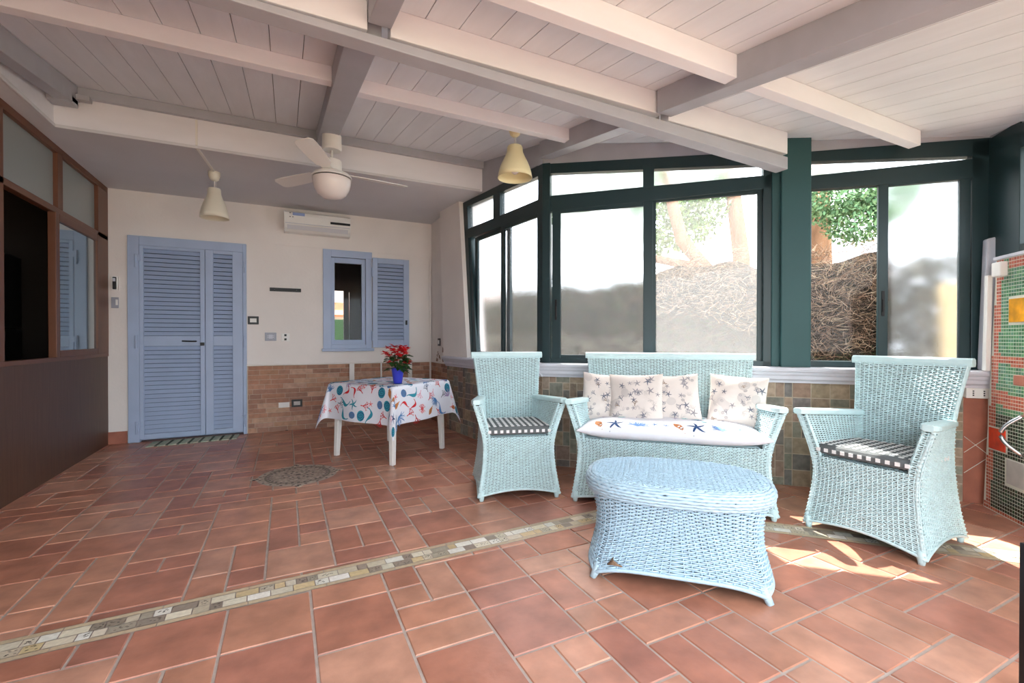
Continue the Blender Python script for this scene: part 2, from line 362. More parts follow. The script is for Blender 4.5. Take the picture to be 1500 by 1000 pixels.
# terracotta tile strip at the end of the dado, laid diagonally
g=MB(); FC.box(g,1.02,1.16,-.18,.004,0,.72); st=struct(g.build('trim_5','terra_plain'))
g=MB()
for z in (.2,.34,.48):
    for sgn in(1,-1):
        a=FC.p(1.024,.0055,z if sgn>0 else z+.11); b_=FC.p(1.146,.0055,z+.11 if sgn>0 else z)
        if (z==.2 and sgn>0) or (z==.34) : g.tube([a,b_],.002,4)
g.build('grout_lines','grout_white',st)
g=MB(); FC.box(g,1.02,1.2,-.18,.0,.72,.9); struct(g.build('trim_6','plaster'))
# moulded stone sill
def sill(f,s0,s1,name):
    g=MB(); prof=[(-.18,.86),(-.18,.905),(.085,.905),(.10,.90),(.106,.888),(.10,.872),(.085,.866),(.08,.850),(.07,.838),(.066,.815),(.05,.80),(.045,.785),(0,.785),(0,.86)]
    P=[[f.p(s,n,z) for n,z in prof] for s in (s0,s1)]
    g.grid(P,cv=True); n=len(prof); g.f.append(list(range(n))); g.f.append(list(range(n,2*n))[::-1]); g.mi+=[0,0]; g.col+=[(1,1,1)]*2
    return struct(g.build(name,'sill'))
sill(FA,-.04,1.90,'trim_7'); sill(FB,-.02,FB.len+.03,'trim_8'); sill(FC,-.03,1.17,'trim_9')
# ------------------------------------------------------------------ roof, boards and beams
polyA=[(FA.p(0,-.22,0),FA.n)]; polyB=[(FB.p(0,-.30,0),FB.n),(FC.p(0,-.30,0),FC.n),(FD.p(0,-.30,0),FD.n)]
YR=-.5; XS=-1.56+.165*22
def clip(bm,poly):
    for co,n in poly:
        bmesh.ops.bisect_plane(bm,geom=bm.verts[:]+bm.edges[:]+bm.faces[:],plane_co=co,plane_no=(-n.x,-n.y,0),clear_outer=True)
        bmesh.ops.holes_fill(bm,edges=[e for e in bm.edges if e.is_boundary],sides=8)
def slab(bm,x0,x1,y0,y1,d0,d1):
    vs=[bm.verts.new((xx,yy,zr(yy)+dz)) for dz in(d0,d1) for xx,yy in((x0,y0),(x1,y0),(x1,y1),(x0,y1))]
    for f in((3,2,1,0),(4,5,6,7),(0,1,5,4),(1,2,6,5),(2,3,7,6),(3,0,4,7)): bm.faces.new([vs[i] for i in f])
def roofpart(x0,x1,y1,poly,name,m,plank):
    bm=bmesh.new()
    if plank:
        x=x0
        while x<x1-.01: slab(bm,x+.002,x+.163,YR,y1,0,.02); x+=.165
    else: slab(bm,x0,x1,YR,y1,.022,.10)
    clip(bm,poly); me=bpy.data.meshes.new(name); bm.to_mesh(me); bm.free(); me.materials.append(M[m]); o=bpy.data.objects.new(name,me); C.objects.link(o); return o
ceil=struct(roofpart(-1.56,XS,4.598,polyA,'ceiling','board',True))
for o in (roofpart(XS,4.9,4.2,polyB,'window_side_boards','board',True),roofpart(-1.7,XS,4.9,polyA,'roof_deck','cable',False),roofpart(XS,4.9,4.2,polyB,'roof_deck','cable',False)): o.parent=ceil
def purlin(x0,x1,y,depth,th=.07,z0=None,label=None,m='white_wood',rake=0):
    g=MB(); a=zr(y)-depth
    g.hexa([(x0,y,a),(x1,y,a-rake),(x1,y+th,a-rake),(x0,y+th,a),(x0,y,zr(y)),(x1,y,zr(y)),(x1,y+th,zr(y+th)),(x0,y+th,zr(y+th))])
    return g
Gp='white purlins under the ceiling boards'
def mk(name,g,m,label,cat,group=None,bev=.004):
    o=g.build(name,m,bevel=bev); tag(o,label,cat,group); return o
mk('purlin',purlin(-1.40,.25,2.94,.092),'white_wood','white ceiling purlin left of the fan beam, between the house and the long main beam','beam',Gp)
mk('purlin',purlin(.40,1.99,3.03,.088),'white_wood','white ceiling purlin right above the cream pendant lamp','beam',Gp)
mk('purlin',purlin(-1.40,.25+.075,2.10,.128),'white_wood','deep white purlin on the main beam, left piece running out at the top left','beam',Gp)
mk('purlin',purlin(.425,2.045,2.10,.130),'white_wood','deep white purlin on the main beam, long middle piece','beam',Gp)
mk('purlin',purlin(2.10,3.25,2.10,.155),'white_wood','deep white purlin on the main beam, right piece ending at the green column','beam',Gp)
mk('purlin',purlin(.425,1.99,1.54,.115),'white_wood','white purlin nearest the camera, left of the dark sloping beam','beam',Gp)
mk('purlin',purlin(2.10,3.83,1.56,.10),'white_wood','white purlin right of the dark sloping beam, ending over the right window','beam',Gp)
# long main beam under the purlins
g=MB(); x0,x1=-1.5,3.23
za=lambda x:2.475-.012*(x+1.4) ; zb=lambda x:2.425-.029*(x-0)
g.hexa([(x0,2.085,zb(x0)),(x1,2.085,zb(x1)),(x1,2.175,zb(x1)),(x0,2.175,zb(x0)),(x0,2.085,za(x0)),(x1,2.085,za(x1)),(x1,2.175,za(x1)),(x0,2.175,za(x0))])
mk('main_beam',g,'grey_wood','long light grey main beam crossing the ceiling to the green column','beam')
def ybeam(x0,x1,y0,y1,depth):
    g=MB(); g.hexa([(x0,y0,zr(y0)-depth),(x1,y0,zr(y0)-depth),(x1,y1,zr(y1)-depth),(x0,y1,zr(y1)-depth),(x0,y0,zr(y0)),(x1,y0,zr(y0)),(x1,y1,zr(y1)),(x0,y1,zr(y1))]); return g
Gy='grey rafters sloping from the house down to the garden side'
mk('rafter',ybeam(.25,.40,2.175,4.56,.13),'grey_wood','grey sloping rafter carrying the ceiling fan','beam',Gy)
mk('rafter',ybeam(.325,.425,-.45,2.085,.105),'grey_wood','grey sloping rafter in front of the main beam, above the fan rafter','beam',Gy)
mk('rafter',ybeam(1.99,2.10,-.45,2.085,.14),'grey_wood','dark grey sloping rafter at the top right, over the coffee table','beam',Gy)
mk('rafter',ybeam(1.99,2.10,2.175,3.50,.14),'grey_wood','grey sloping rafter beside the cream lamp, meeting the window corner post','beam',Gy)
mk('rafter',ybeam(-1.50,-1.40,-.45,4.55,.14),'grey_wood','grey rafter along the left edge of the ceiling','beam',Gy)
g=MB(); g.b2((-1.48,4.54,2.935),(1.90,4.584,3.008)); mk('wall_plate',g,'grey_wood','thin grey beam lying along the white fascia at the house side','beam')
g=MB(); g.b2((-1.545,4.44,2.845),(-1.40,4.55,2.90)); g.b2((-1.40,4.50,2.90),(-1.32,4.56,2.94)); mk('beam_bracket',g,'grey_wood','small stepped grey block under the left ceiling corner','bracket')
g=MB(); g.b2((.17,4.50,2.87),(.25,4.56,2.935)); mk('beam_bracket',g,'grey_wood','small dark block beside the fan canopy','bracket')
# perimeter beams above the windows
g=MB(); FB.wedge(g,0,1.82,-.16,-.01,2.655,zr(3.5)+.0,2.55,zr(2.25)); struct(g.build('trim_10','grey_wood'))
g=MB(); FC.wedge(g,.09,1.2,-.16,-.01,2.505,zr(2.1),2.45,zr(1.36)); struct(g.build('trim_11','grey_wood'))
g=MB(); FA.wedge(g,0,1.16,-.16,-.0,2.66,zr(3.53),2.68,zr(4.68)); struct(g.build('trim_12','grey_wood'))
g=MB(); FD.wedge(g,-.03,2.6,-.2,-.01,2.42,zr(1.38)+.0,2.12,zr(-.5)); struct(g.build('trim_13','grey_wood'))
# soffit of the house and fascia
g=MB(); g.b2((-1.9,4.60,2.70),(2.15,YW+.1,2.78)); g.b2((-1.9,2.6,2.70),(-1.56,4.60,2.78)); struct(g.build('ceiling_soffit','soffit'))
g=MB(); g.b2((-1.55,4.585,2.702),(1.90,4.598,3.03)); g.b2((-1.57,2.6,2.702),(-1.55,4.598,3.03)); struct(g.build('trim_14','white_wood'))
g=MB(); g.b2((-1.55,4.57,2.69),(1.87,4.584,2.715)); g.b2((-1.549,2.6,2.69),(-1.535,4.57,2.715)); struct(g.build('trim_15','soffit',bevel=.003))
# ------------------------------------------------------------------ veranda windows (green aluminium)
def sash(f,root,s0,s1,z0,z1,n,glass,w=.055,handle=None,name='sash'):
    g=MB(); t=.03
    f.box(g,s0,s0+w,n-t,n,z0,z1); f.box(g,s1-w,s1,n-t,n,z0,z1); f.box(g,s0+w,s1-w,n-t,n,z0,z0+w*.75); f.box(g,s0+w,s1-w,n-t,n,z1-w*.75,z1)
    o=g.build(name,'green',root,bevel=.003)
    g=MB(); f.box(g,s0+w-.004,s1-w+.004,n-t/2-.003,n-t/2+.003,z0+w*.75-.004,z1-w*.75+.004); g.build('pane',glass,o)
    if handle is not None:
        g=MB(); f.box(g,handle-.009,handle+.009,n,n+.006,1.28,1.46); f.box(g,handle-.006,handle+.006,n+.006,n+.014,1.31,1.40); g.build('handle','black',o,bevel=.002)
    return o
def bars(f,root,L,name='frame',bev=.003):
    g=MB()
    for a in L: f.box(g,*a)
    return g.build(name,'green',root,bevel=bev)
def wroot(n): return struct(empty('window_%d'%n))
# left bay
w1=wroot(1); g=MB()
FA.wedge(g,.0,.07,-.07,.0,.9,2.66,.9,2.66)
FA.box(g,.07,1.36,-.07,.0,.9,.94); FA.wedge(g,.07,1.50,-.07,.0,2.24,2.36,2.26,2.365)
FA.wedge(g,.07,1.60,-.07,.0,2.57,2.67,2.63,2.69); FA.box(g,.717,.851,-.065,-.002,2.35,2.64)
g.hexa([pz(1.30,-.07,.9),pz(1.345,-.07,.9),pz(1.345,0,.9),pz(1.30,0,.9),pz(1.42,-.07,2.67),pz(1.58,-.07,2.67),pz(1.58,0,2.67),pz(1.42,0,2.67)])
g.hexa([pz(1.22,-.07,.94),pz(1.33,-.07,.94),pz(1.33,-.01,.94),pz(1.22,-.01,.94),pz(1.36,-.07,2.26),pz(1.46,-.07,2.26),pz(1.46,-.01,2.26),pz(1.36,-.01,2.26)])
g.build('frame','green',w1,bevel=.002)
g=MB(); FA.wedge(g,.07,.717,-.04,-.034,2.35,2.58,2.36,2.62); g.build('pane','frost',w1)
g=MB(); FA.wedge(g,.851,1.43,-.04,-.034,2.35,2.62,2.36,2.65); g.build('pane','frost',w1)
sash(FA,w1,.63-.055,1.30,.93,2.25,-.035,'frost',.06); sash(FA,w1,.03,.70,.93,2.25,-.002,'frost',.055)
# middle bay
w2=wroot(2)
bars(FB,w2,[(.0,.07,-.07,.015,.9,2.655),(.07,1.80,-.07,.0,.9,.945),(1.745,1.82,-.07,.0,.9,2.50),(.852,.94,-.065,.002,2.36,2.55)])
g=MB(); FB.wedge(g,.07,1.80,-.07,.0,2.235,2.372,2.275,2.375); FB.wedge(g,.0,1.82,-.07,.0,2.572,2.656,2.455,2.556); g.build('head_rail','green',w2,bevel=.003)
g=MB(); FB.wedge(g,.07,.86,-.04,-.034,2.36,2.58,2.35,2.52); g.build('pane','frost',w2)
g=MB(); FB.wedge(g,.93,1.75,-.04,-.034,2.36,2.52,2.36,2.47); g.build('pane','frost',w2)
sash(FB,w2,.085,.93,.92,2.27,-.002,'frost',.075,handle=.12); sash(FB,w2,.90,1.765,.90,2.29,-.036,'glass_dusty',.055,handle=None)
# right bay
w3=wroot(3)
bars(FC,w3,[(.08,.11,-.07,.0,.9,2.52),(.08,1.15,-.07,.0,.9,.95),(1.06,1.20,-.07,.0,.9,2.46)])
g=MB(); FC.wedge(g,.08,1.12,-.07,.0,2.235,2.338,2.205,2.34); FC.wedge(g,.08,1.2,-.07,.0,2.446,2.52,2.345,2.468); g.build('head_rail','green',w3,bevel=.003)
g=MB(); FC.wedge(g,.10,1.06,-.04,-.034,2.33,2.45,2.33,2.36); g.build('pane','frost',w3)
sash(FC,w3,.10,.60,.93,2.255,-.036,'glass',.03); sash(FC,w3,.535,1.055,.94,2.25,-.002,'frost',.06,handle=.565)
# window over the mosaic wall
w4=wroot(4)
bars(FD,w4,[(-.03,.285,-.07,-.0,1.645,2.46),(.285,2.5,-.07,0,1.645,1.70),(1.1,1.16,-.07,0,1.7,2.3)])
g=MB(); FD.wedge(g,.28,2.5,-.07,.0,2.29,2.44,2.0,2.14); g.build('head_rail','green',w4,bevel=.003)
g=MB(); FD.wedge(g,.31,2.5,-.04,-.034,1.69,2.30,1.69,2.01); g.build('pane','glass',w4)
# column between the bays
g=MB(); FB.box(g,1.80,1.87,-.12,.012,.88,2.53); g2=Fr(K+FB.d*-.11,K+FC.d*.10); g2.box(g,.02,.215,-.16,.055,.86,2.70)
struct(g.build('wall_column','green2',bevel=.006))
# ------------------------------------------------------------------ mosaic wall
core=MB(); q_=FD.p
core.hexa([q_(.055,-.16,0),q_(2.5,-.16,0),q_(2.5,.045,0),q_(.055,.045,0),q_(.165,-.16,1.62),q_(2.5,-.16,1.62),q_(2.5,.045,1.62),q_(.165,.045,1.62)])
mw=struct(core.build('wall_mosaic','grout_white')); core=MB(); FD.box(core,-.03,.16,-.16,-.001,0,1.62); struct(core.build('wall_mosaic_end','plaster'))
m=MB(); rng=random.Random(21); p_=.0218
GR=[srgb(82,136,98),srgb(100,152,110),srgb(70,120,86),srgb(92,142,118)]; GD=[srgb(38,60,44),srgb(48,72,52),srgb(34,52,38)]; RD=[srgb(190,100,78),srgb(200,116,92),srgb(176,86,66)]
holes=[(.288,.58,1.218,1.362),(.112,.262,.404,.541),(.276,.58,.22,.37)]
for i in range(64):
    for j in range(74):
        s=.06+i*p_; z=.004+j*p_; e0=.058+.110*z/1.62
        if s<e0: continue
        if any(a-.012<s+p_/2<b+.012 and c-.012<z+p_/2<d+.012 for a,b,c,d in holes): continue
        red= s<e0+.055 or abs(z-(.965+.012*math.sin(s*9)))<.03 or abs(z-(.70+.03*math.sin(s*5+1)))<.045 or (z>1.55 and s>.27) or j<1
        c=rng.choice(RD if red else (GR if z>.62 else GD))
        FD.box(m,s+.0022,s+p_-.0022,.045,.0462,z+.0022,z+p_-.0022,0,jit(c,.15))
m.build('mosaic_tiles','mosaic_gloss',mw,col=True)
for (a,b,c,d),mm,nm in zip(holes,('marble_y','glass_r','marble_g'),('amber_inlay','red_inlay','grey_inlay')):
    g=MB(); FD.box(g,a,b,.045,.051,c,d); g.build(nm,mm,mw,bevel=.002)
g=MB(); FD.box(g,.16,2.5,-.16,.06,1.62,1.64); g.build('coping','sill',mw,bevel=.003)
# chrome grab rail on the mosaic wall
g=MB(); pts=[]
for k in range(17):
    t=k/16; a=PI*t; pts.append(FD.p(.43-.16*math.sin(a)*1.0 if 0 else .38+.04*(1-math.sin(a)),.05+.085*math.sin(a) ,.42+.24*t))
g.tube(pts,.012,10); o=g.build('grab_rail','chrome',smooth=True); tag(o,'curved chrome grab rail fixed to the green mosaic wall','grab rail')
g=MB(); FD.box(g,.40,.58,.047,.09,.84,.90); o=g.build('soap_shelf','terra_plain',bevel=.004); tag(o,'small terracotta soap shelf on the green mosaic wall','shelf')
# light grey cable duct in the corner, trunking and box
g=MB(); g.hexa([FC.p(1.085,.01,.906),FC.p(1.165,.01,.906),FC.p(1.165,.07,.906),FC.p(1.085,.07,.906),FC.p(1.11,.01,1.78),FC.p(1.20,.01,1.80),FC.p(1.20,.07,1.80),FC.p(1.11,.07,1.78)])
o=g.build('pipe_cover','duct',bevel=.01); tag(o,'tall light grey plastic pipe cover standing on the sill in the right corner','pipe cover')
g=MB(); 
for z in (1.02,1.62): g.lathe([(0,.003),(.008,.003),(.008,0)],(0,0,0),8)
g=MB(); g.hexa([q_(.085,.048,.906),q_(.125,.048,.906),q_(.125,.075,.906),q_(.085,.075,.906),q_(.105,.048,1.53),q_(.14,.048,1.53),q_(.14,.075,1.53),q_(.105,.075,1.53)])
o=g.build('cable_trunking','wp',bevel=.004); tag(o,'white cable trunking rising from the sill beside the mosaic wall','trunking')
g=MB(); FD.box(g,.19,.275,.0465,.085,1.51,1.60); o=g.build('junction_box','wp',bevel=.005); tag(o,'square white junction box at the top corner of the mosaic wall','junction box')
# outlet under the sill end
def plate(f,s0,s1,z0,z1,m='wp',n=0,th=.012,slots=2,sm='black',name='outlet',label=None,cat='outlet',inner=None):
    g=MB(); f.box(g,s0,s1,n,n+th,z0,z1); o=g.build(name,m,bevel=.003); tag(o,label,cat)
    ww=(s1-s0); hh=z1-z0
    if inner:
        g=MB(); f.box(g,s0+ww*.2,s1-ww*.2,n+th,n+th+.003,z0+hh*.25,z1-hh*.25); g.build('insert',inner,o,bevel=.001)
    for k in range(slots):
        g=MB()
        cs=s0+ww*(.28+.44*k/max(1,slots-1)) if slots>1 else (s0+s1)/2
        for dz in(-.2,0,.2): 
            f.box(g,cs-.0035,cs+.0035,n+th,n+th+.0045,(z0+z1)/2+dz*hh-.0035,(z0+z1)/2+dz*hh+.0035)
        g.build('socket_holes',sm,o)
    return o
plate(FC,1.02,1.15,.715,.785,n=.006,th=.03,label='white double socket under the right end of the stone sill')
plate(FW,1.281,1.394,1.284,1.379,'black',th=.01,slots=0,inner='wp',label='black framed light switch just right of the blue door',name='light_switch',cat='switch')
plate(FW,1.457,1.58,1.09,1.188,'silver',th=.012,slots=2,inner='duct',label='silver grey socket plate on the back wall above the brick dado')
o=plate(FW,1.632,1.721,1.081,1.180,'wp',th=.012,slots=0,label='small white device with two black buttons beside the silver socket plate',name='thermostat',cat='thermostat')
for z0,z1,n_ in((1.145,1.17,.018),(1.095,1.12,.022)): g=MB(); FW.box(g,1.665,1.69,.012,n_,z0,z1); g.build('button','black',o,bevel=.002)
plate(FW,1.741,1.862,.281,.372,'black',n=.012,th=.01,slots=0,inner='marble_g',label='black framed socket low in the brick dado, left of the table')
plate(FW,1.60,1.72,.281,.345,'wp',n=.012,th=.004,slots=0,label='blank cream cover plate left of the low black socket',name='cover_plate',cat='cover plate')
plate(FWr,.32,.42,1.02,1.12,'black',th=.01,slots=0,inner='wp',label='black framed switch on the short wall near the window pier',name='light_switch',cat='switch')
# phone handset intercom, light switch
o=tag(empty('intercom',(-1.623,YW,1.70)),'white wall intercom handset left of the blue door','intercom')
g=MB(); g.box((0,-.012,0),(.062,.024,.145)); g.build('body','wp',o,bevel=.006)
g=MB(); g.box((.003,-.034,.0),(.03,.02,.13)); g.build('handset','black',o,bevel=.005)
g=MB(); g.box((.003,-.045,.035),(.022,.003,.035)); g.build('screen','duct',o)
g=MB(); g.box((-1.623,YW-.006,1.497),(.062,.012,.113)); o=g.build('light_switch','silver',bevel=.003); tag(o,'grey double light switch below the intercom','switch')
g=MB(); g.box((-1.607,YW-.014,1.50),(.018,.006,.06)); g.build('rocker','wp',o,bevel=.001)
# black wall bracket
g=MB(); g.b2((-.176,YW-.018,1.685),(.165,YW,1.727)); o=g.build('metal_bracket','black',bevel=.002); tag(o,'black metal wall bracket between door and window','bracket')
for xx in(-.125,.115):
    g=MB(); g.lathe([(0,0),(.006,0),(.006,.004)],(0,0,0),8); q=g.build('screw','metal',o); q.rotation_euler=(R(90),0,0); q.location=(xx,YW-.018,1.706)
# thin white wiring channels on the back wall
g=MB()
def chan(x0,z0,x1,z1): g.b2((min(x0,x1)-.006,YW-.007,min(z0,z1)-.006),(max(x0,x1)+.006,YW,max(z0,z1)+.006))
chan(-.108,2.70,-.108,2.25); chan(-.108,2.25,.41,2.25)
o=g.build('cable_channel','plaster'); tag(o,'thin white wiring channel dropping beside the air conditioner to the window','trunking')
g=MB(); chan(1.03,2.25,1.79,2.25); chan(1.79,2.25,1.79,.80)
o=g.build('cable_channel','plaster'); tag(o,'thin white wiring channel over the open shutter, down the right corner','trunking')
g=MB(); g.b2((1.775,YW-.03,0.05),(1.80,YW-.012,2.2)); o=g.build('cream_pipe','plaster',bevel=.005); tag(o,'thin cream pipe running down the back wall corner','pipe')
Gs='white strips over the brick dado behind the table'
for xx,ww,l in((.755,.06,'white vertical strip over the brick dado, left behind the flower table'),(1.123,.018,'thin white vertical strip on the brick dado behind the flowerpot'),(1.504,.055,'white vertical strip over the brick dado, right behind the flower table')):
    g=MB(); g.b2((xx-ww/2,YW-.03,.06),(xx+ww/2,YW-.0125,.795)); o=g.build('dado_strip','wp',bevel=.002); tag(o,l,'strip',Gs)
# ------------------------------------------------------------------ blue louvred door
d=struct(empty('door_1',(0,YW,0)))
g=MB(); g.b2((-1.515,-.03,0),(-1.415,.06,2.22)); g.b2((-.452,-.03,0),(-.416,.06,2.22)); g.b2((-1.415,-.03,2.12),(-.452,.06,2.22)); g.build('door_frame','blue',d,bevel=.004)
def leaf(x0,x1,z0,z1,openings,parent,name,y=-.035,th=.04,pitch=.047):
    g=MB(); xs0,xs1=openings[0][0],openings[0][1]
    g.b2((x0,y,z0),(xs0,y+th,z1)); g.b2((xs1,y,z0),(x1,y+th,z1)); zz=z0
    for (_,_,a,b) in openings: g.b2((xs0,y,zz),(xs1,y+th,a)); zz=b
    g.b2((xs0,y,zz),(xs1,y+th,z1))
    o=g.build(name,'blue',parent,bevel=.003)
    g=MB()
    for (a0,a1,z_0,z_1) in openings:
        n=int((z_1-z_0)/pitch); p=(z_1-z_0)/n
        for k in range(n): g.box(((a0+a1)/2,y+th*.55,z_0+(k+.5)*p),(a1-a0,.007,p*1.0),rot=Matrix.Rotation(R(-34),3,'X'))
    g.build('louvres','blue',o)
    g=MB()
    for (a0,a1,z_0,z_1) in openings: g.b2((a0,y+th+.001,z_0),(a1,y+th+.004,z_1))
    g.build('louvre_shade_sheet','blue_shade',o)  # added dark sheet, paints the shade seen between the slats
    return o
l1=leaf(-1.413,-.823,.03,2.118,[(-1.398+.02,-.868,.085,1.034),(-1.398+.02,-.868,1.146,2.087)],d,'leaf')
l2=leaf(-.819,-.454,.03,2.118,[(-.744,-.556,.085,1.034),(-.744,-.556,1.146,2.080)],d,'leaf')
g=MB(); g.tube([(-.905,-.04,1.087),(-.905,-.075,1.087),(-.93,-.08,1.087),(-1.03,-.08,1.09)],.008,8); g.lathe([(0,0),(.018,0),(.018,.006),(0,.006)],(0,0,0),12); 
g.build('handle','black',l1,smooth=True)
g=MB(); g.box((-.848,-.04,1.055),(.04,.012,.035)); g.build('lock','black',l2,bevel=.003)
for pp,xx in((l1,-1.44),(l2,-.44)):
    for zz in(1.95,1.08,.16): g=MB(); g.tube([(xx,-.045,zz-.07),(xx,-.045,zz+.07)],.011,8); g.box((xx+(.02 if pp is l1 else -.012),-.04,zz+.03),(.035,.01,.06)); g.build('hinge','blue',pp)
g=MB(); g.b2((-1.47,.10,0),(-.44,.14,2.2)); g.build('backing_panel','blue',d)
# ------------------------------------------------------------------ back window with shutter
wn=struct(empty('window_5',(0,YW,0)))
g=MB(); g.b2((.415,-.02,.99),(.51,.02,2.24)); g.b2((.51,-.02,2.15),(1.01,.02,2.24)); g.b2((.93,-.02,.99),(1.005,.02,2.15)); g.b2((.51,-.02,.99),(.93,.02,1.04)); g.build('window_frame','blue',wn,bevel=.003)
g=MB(); g.b2((.505,.03,1.03),(.555,.09,2.15)); g.b2((.885,.03,1.03),(.935,.09,2.15)); g.b2((.555,.03,2.085),(.885,.09,2.15)); g.b2((.555,.03,1.03),(.885,.09,1.10)); o=g.build('sash','blue',wn,bevel=.003)
g=MB(); g.b2((.55,.055,1.095),(.89,.061,2.09)); g.build('pane','glass',o)
g=MB(); g.b2((.40,-.05,.955),(1.03,.02,.99)); g.build('window_sill','blue',wn,bevel=.004)
sh=leaf(1.012,1.487,1.0,2.17,[(1.073,1.413,1.10,2.10)],wn,'shutter',y=-.055,th=.035,pitch=.048)
g=MB(); g.b2((1.435,-.066,1.30),(1.46,-.055,1.36)); g.build('latch','black',sh)
for zz in(1.15,1.98): g=MB(); g.tube([(1.008,-.05,zz-.06),(1.008,-.05,zz+.06)],.01,8); g.build('hinge','blue',sh)
# dim room behind the window, lit only by its own far opening
g=MB(); Y1=9.2
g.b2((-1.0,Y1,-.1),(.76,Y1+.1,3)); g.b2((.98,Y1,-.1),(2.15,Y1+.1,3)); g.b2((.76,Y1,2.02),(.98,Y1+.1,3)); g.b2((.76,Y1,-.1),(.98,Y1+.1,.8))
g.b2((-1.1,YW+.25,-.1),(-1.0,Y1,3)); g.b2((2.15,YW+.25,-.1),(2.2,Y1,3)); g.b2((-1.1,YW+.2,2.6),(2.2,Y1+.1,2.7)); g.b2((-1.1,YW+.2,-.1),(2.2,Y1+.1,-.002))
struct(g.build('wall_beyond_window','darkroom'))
g=MB(); g.b2((1.02,Y1-.5,.01),(1.30,Y1-.44,1.95)); g=g.build('room_screen','darkcab'); tag(g,'dark folding screen inside the room behind the window','screen')
g=MB(); g.b2((-2,11.2,-.2),(5,11.4,1.55)); o=g.build('street_hedge','leaf'); tag(o,'green clipped hedge seen far through the house window','hedge')
g=MB(); g.b2((-2,16,0),(9,16.5,2.2)); o=tag(empty('street_house',(2.5,14,0)),'distant white house with orange tiled roof seen through the house window','house')
g=MB(); g.b2((-4,0,-.2),(5,1,1.75)); g.b2((-4,1,-.2),(5,1.3,3.2)); g.build('wall','plaster',o); g=MB(); g.hexa([(-4.2,-.3,1.72),(5.2,-.3,1.72),(5.2,1,2.15),(-4.2,1,2.15),(-4.2,-.3,1.78),(5.2,-.3,1.78),(5.2,1,2.22),(-4.2,1,2.22)]); g.build('roof','rooftile',o)
# ------------------------------------------------------------------ left partition
pt=struct(empty('wall_left',(XP,0,0)))
g=MB(); g.b2((-.05,-.6,0),(0,YW,.93)); g.build('lower_panel','brown',pt)
g=MB()
def fb_(y0,y1,z0,z1,x0=-.05,x1=.008): g.b2((x0,y0,z0),(x1,y1,z1))
fb_(-.6,YW,.93,.965); fb_(-.6,YW,2.14,2.19); fb_(-.6,YW,2.64,2.70); 
for y in(-.6,.5,1.9,3.1): fb_(y,y+.07,.965,2.66)
fb_(4.16,4.225,.965,2.66); fb_(5.03,5.13,2.19,2.66); fb_(5.93,YW,.965,2.66)
g.build('frame','brownframe',pt,bevel=.004)
g=MB(); 
for y0,y1,z0,z1 in((4.225,5.03,2.19,2.64),(5.13,5.93,2.19,2.64),(3.17,4.16,2.19,2.64)): g.b2((-.03,y0,z0),(-.022,y1,z1))
g.build('transom_glass','dullglass',pt)
g=MB(); fb_(4.95,5.02,.965,2.14,-.03,.022); fb_(5.86,5.93,.965,2.14,-.03,.022); fb_(5.02,5.86,2.08,2.14,-.03,.022); fb_(5.02,5.86,.965,1.02,-.03,.022); o=g.build('sash','brownframe',pt,bevel=.004)
g=MB(); g.b2((0.0,5.01,1.01),(.006,5.87,2.09)); g.build('pane','mirrorglass',o)
g=MB(); g.b2((-.04,3.17,.965),(-.034,4.16,2.14)); g.b2((-.04,.57,.965),(-.034,3.1,2.14)); g.build('pane','glass',pt)
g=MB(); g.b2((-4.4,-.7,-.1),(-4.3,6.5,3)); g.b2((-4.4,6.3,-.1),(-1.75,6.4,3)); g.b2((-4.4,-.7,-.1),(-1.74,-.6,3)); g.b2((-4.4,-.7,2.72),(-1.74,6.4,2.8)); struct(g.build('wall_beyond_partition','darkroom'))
g=tag(empty('tall_fridge',(-2.6,6.0,0)),'tall dark fridge standing in the dim room behind the left window','fridge')
q=MB(); q.b2((-.3,-.6,0),(.3,0,1.9)); q.build('body','darkcab',g,bevel=.01); q=MB(); q.b2((.30,-.59,.02),(.34,-.01,1.2)); q.build('door','darkcab',g,bevel=.01); q=MB(); q.b2((.30,-.59,1.22),(.34,-.01,1.88)); q.build('door','darkcab',g,bevel=.01)
# ------------------------------------------------------------------ lamps
def pendant(name,loc,canopy_z,shade_top,shade_bot,r,m,label):
    o=tag(empty(name,loc),label,'lamp','bell shaped pendant lamps')
    g=MB(); g.lathe([(0,0),(.05,0),(.05,-.03),(.038,-.07),(.02,-.085),(0,-.085)],(0,0,canopy_z),24); g.build('ceiling_canopy',m,o,smooth=True)
    g=MB(); g.tube([(0,0,canopy_z-.08),(0,0,shade_top+.005)],.004,8); g.tube([(.012,0,canopy_z-.08),(.012,0,shade_top+.005)],.0015,5); g.build('cord','wp',o)
    h=shade_top-shade_bot; oc=[(.40,1),(.44,.96),(.47,.80),(.58,.66),(.73,.50),(.86,.33),(.95,.16),(1,0)]; pr=[(0,h)]+[(r*a,h*b) for a,b in oc]+[(r*a-.004,h*b*.985) for a,b in oc[::-1]]+[(0,h*.93)]
    g=MB(); g.lathe(pr,(0,0,shade_bot),40); g.build('lamp_shade',m,o,smooth=True)
    g=MB(); g.lathe([(0,0),(.012,.001),(.026,.012),(.031,.03),(.026,.05),(.015,.075),(.013,.10),(0,.10)],(0,0,shade_bot+.03),20); g.build('bulb','globe',o,smooth=True)
    return o
pendant('pendant_lamp',(-.61,5.18,0),2.70,2.545,2.262,.122,'shade','white bell pendant lamp hanging from the soffit above the blue door')
pendant('pendant_lamp',(1.625,3.25,0),zr(3.25),2.635,2.385,.137,'cream','cream bell pendant lamp hanging in front of the windows')
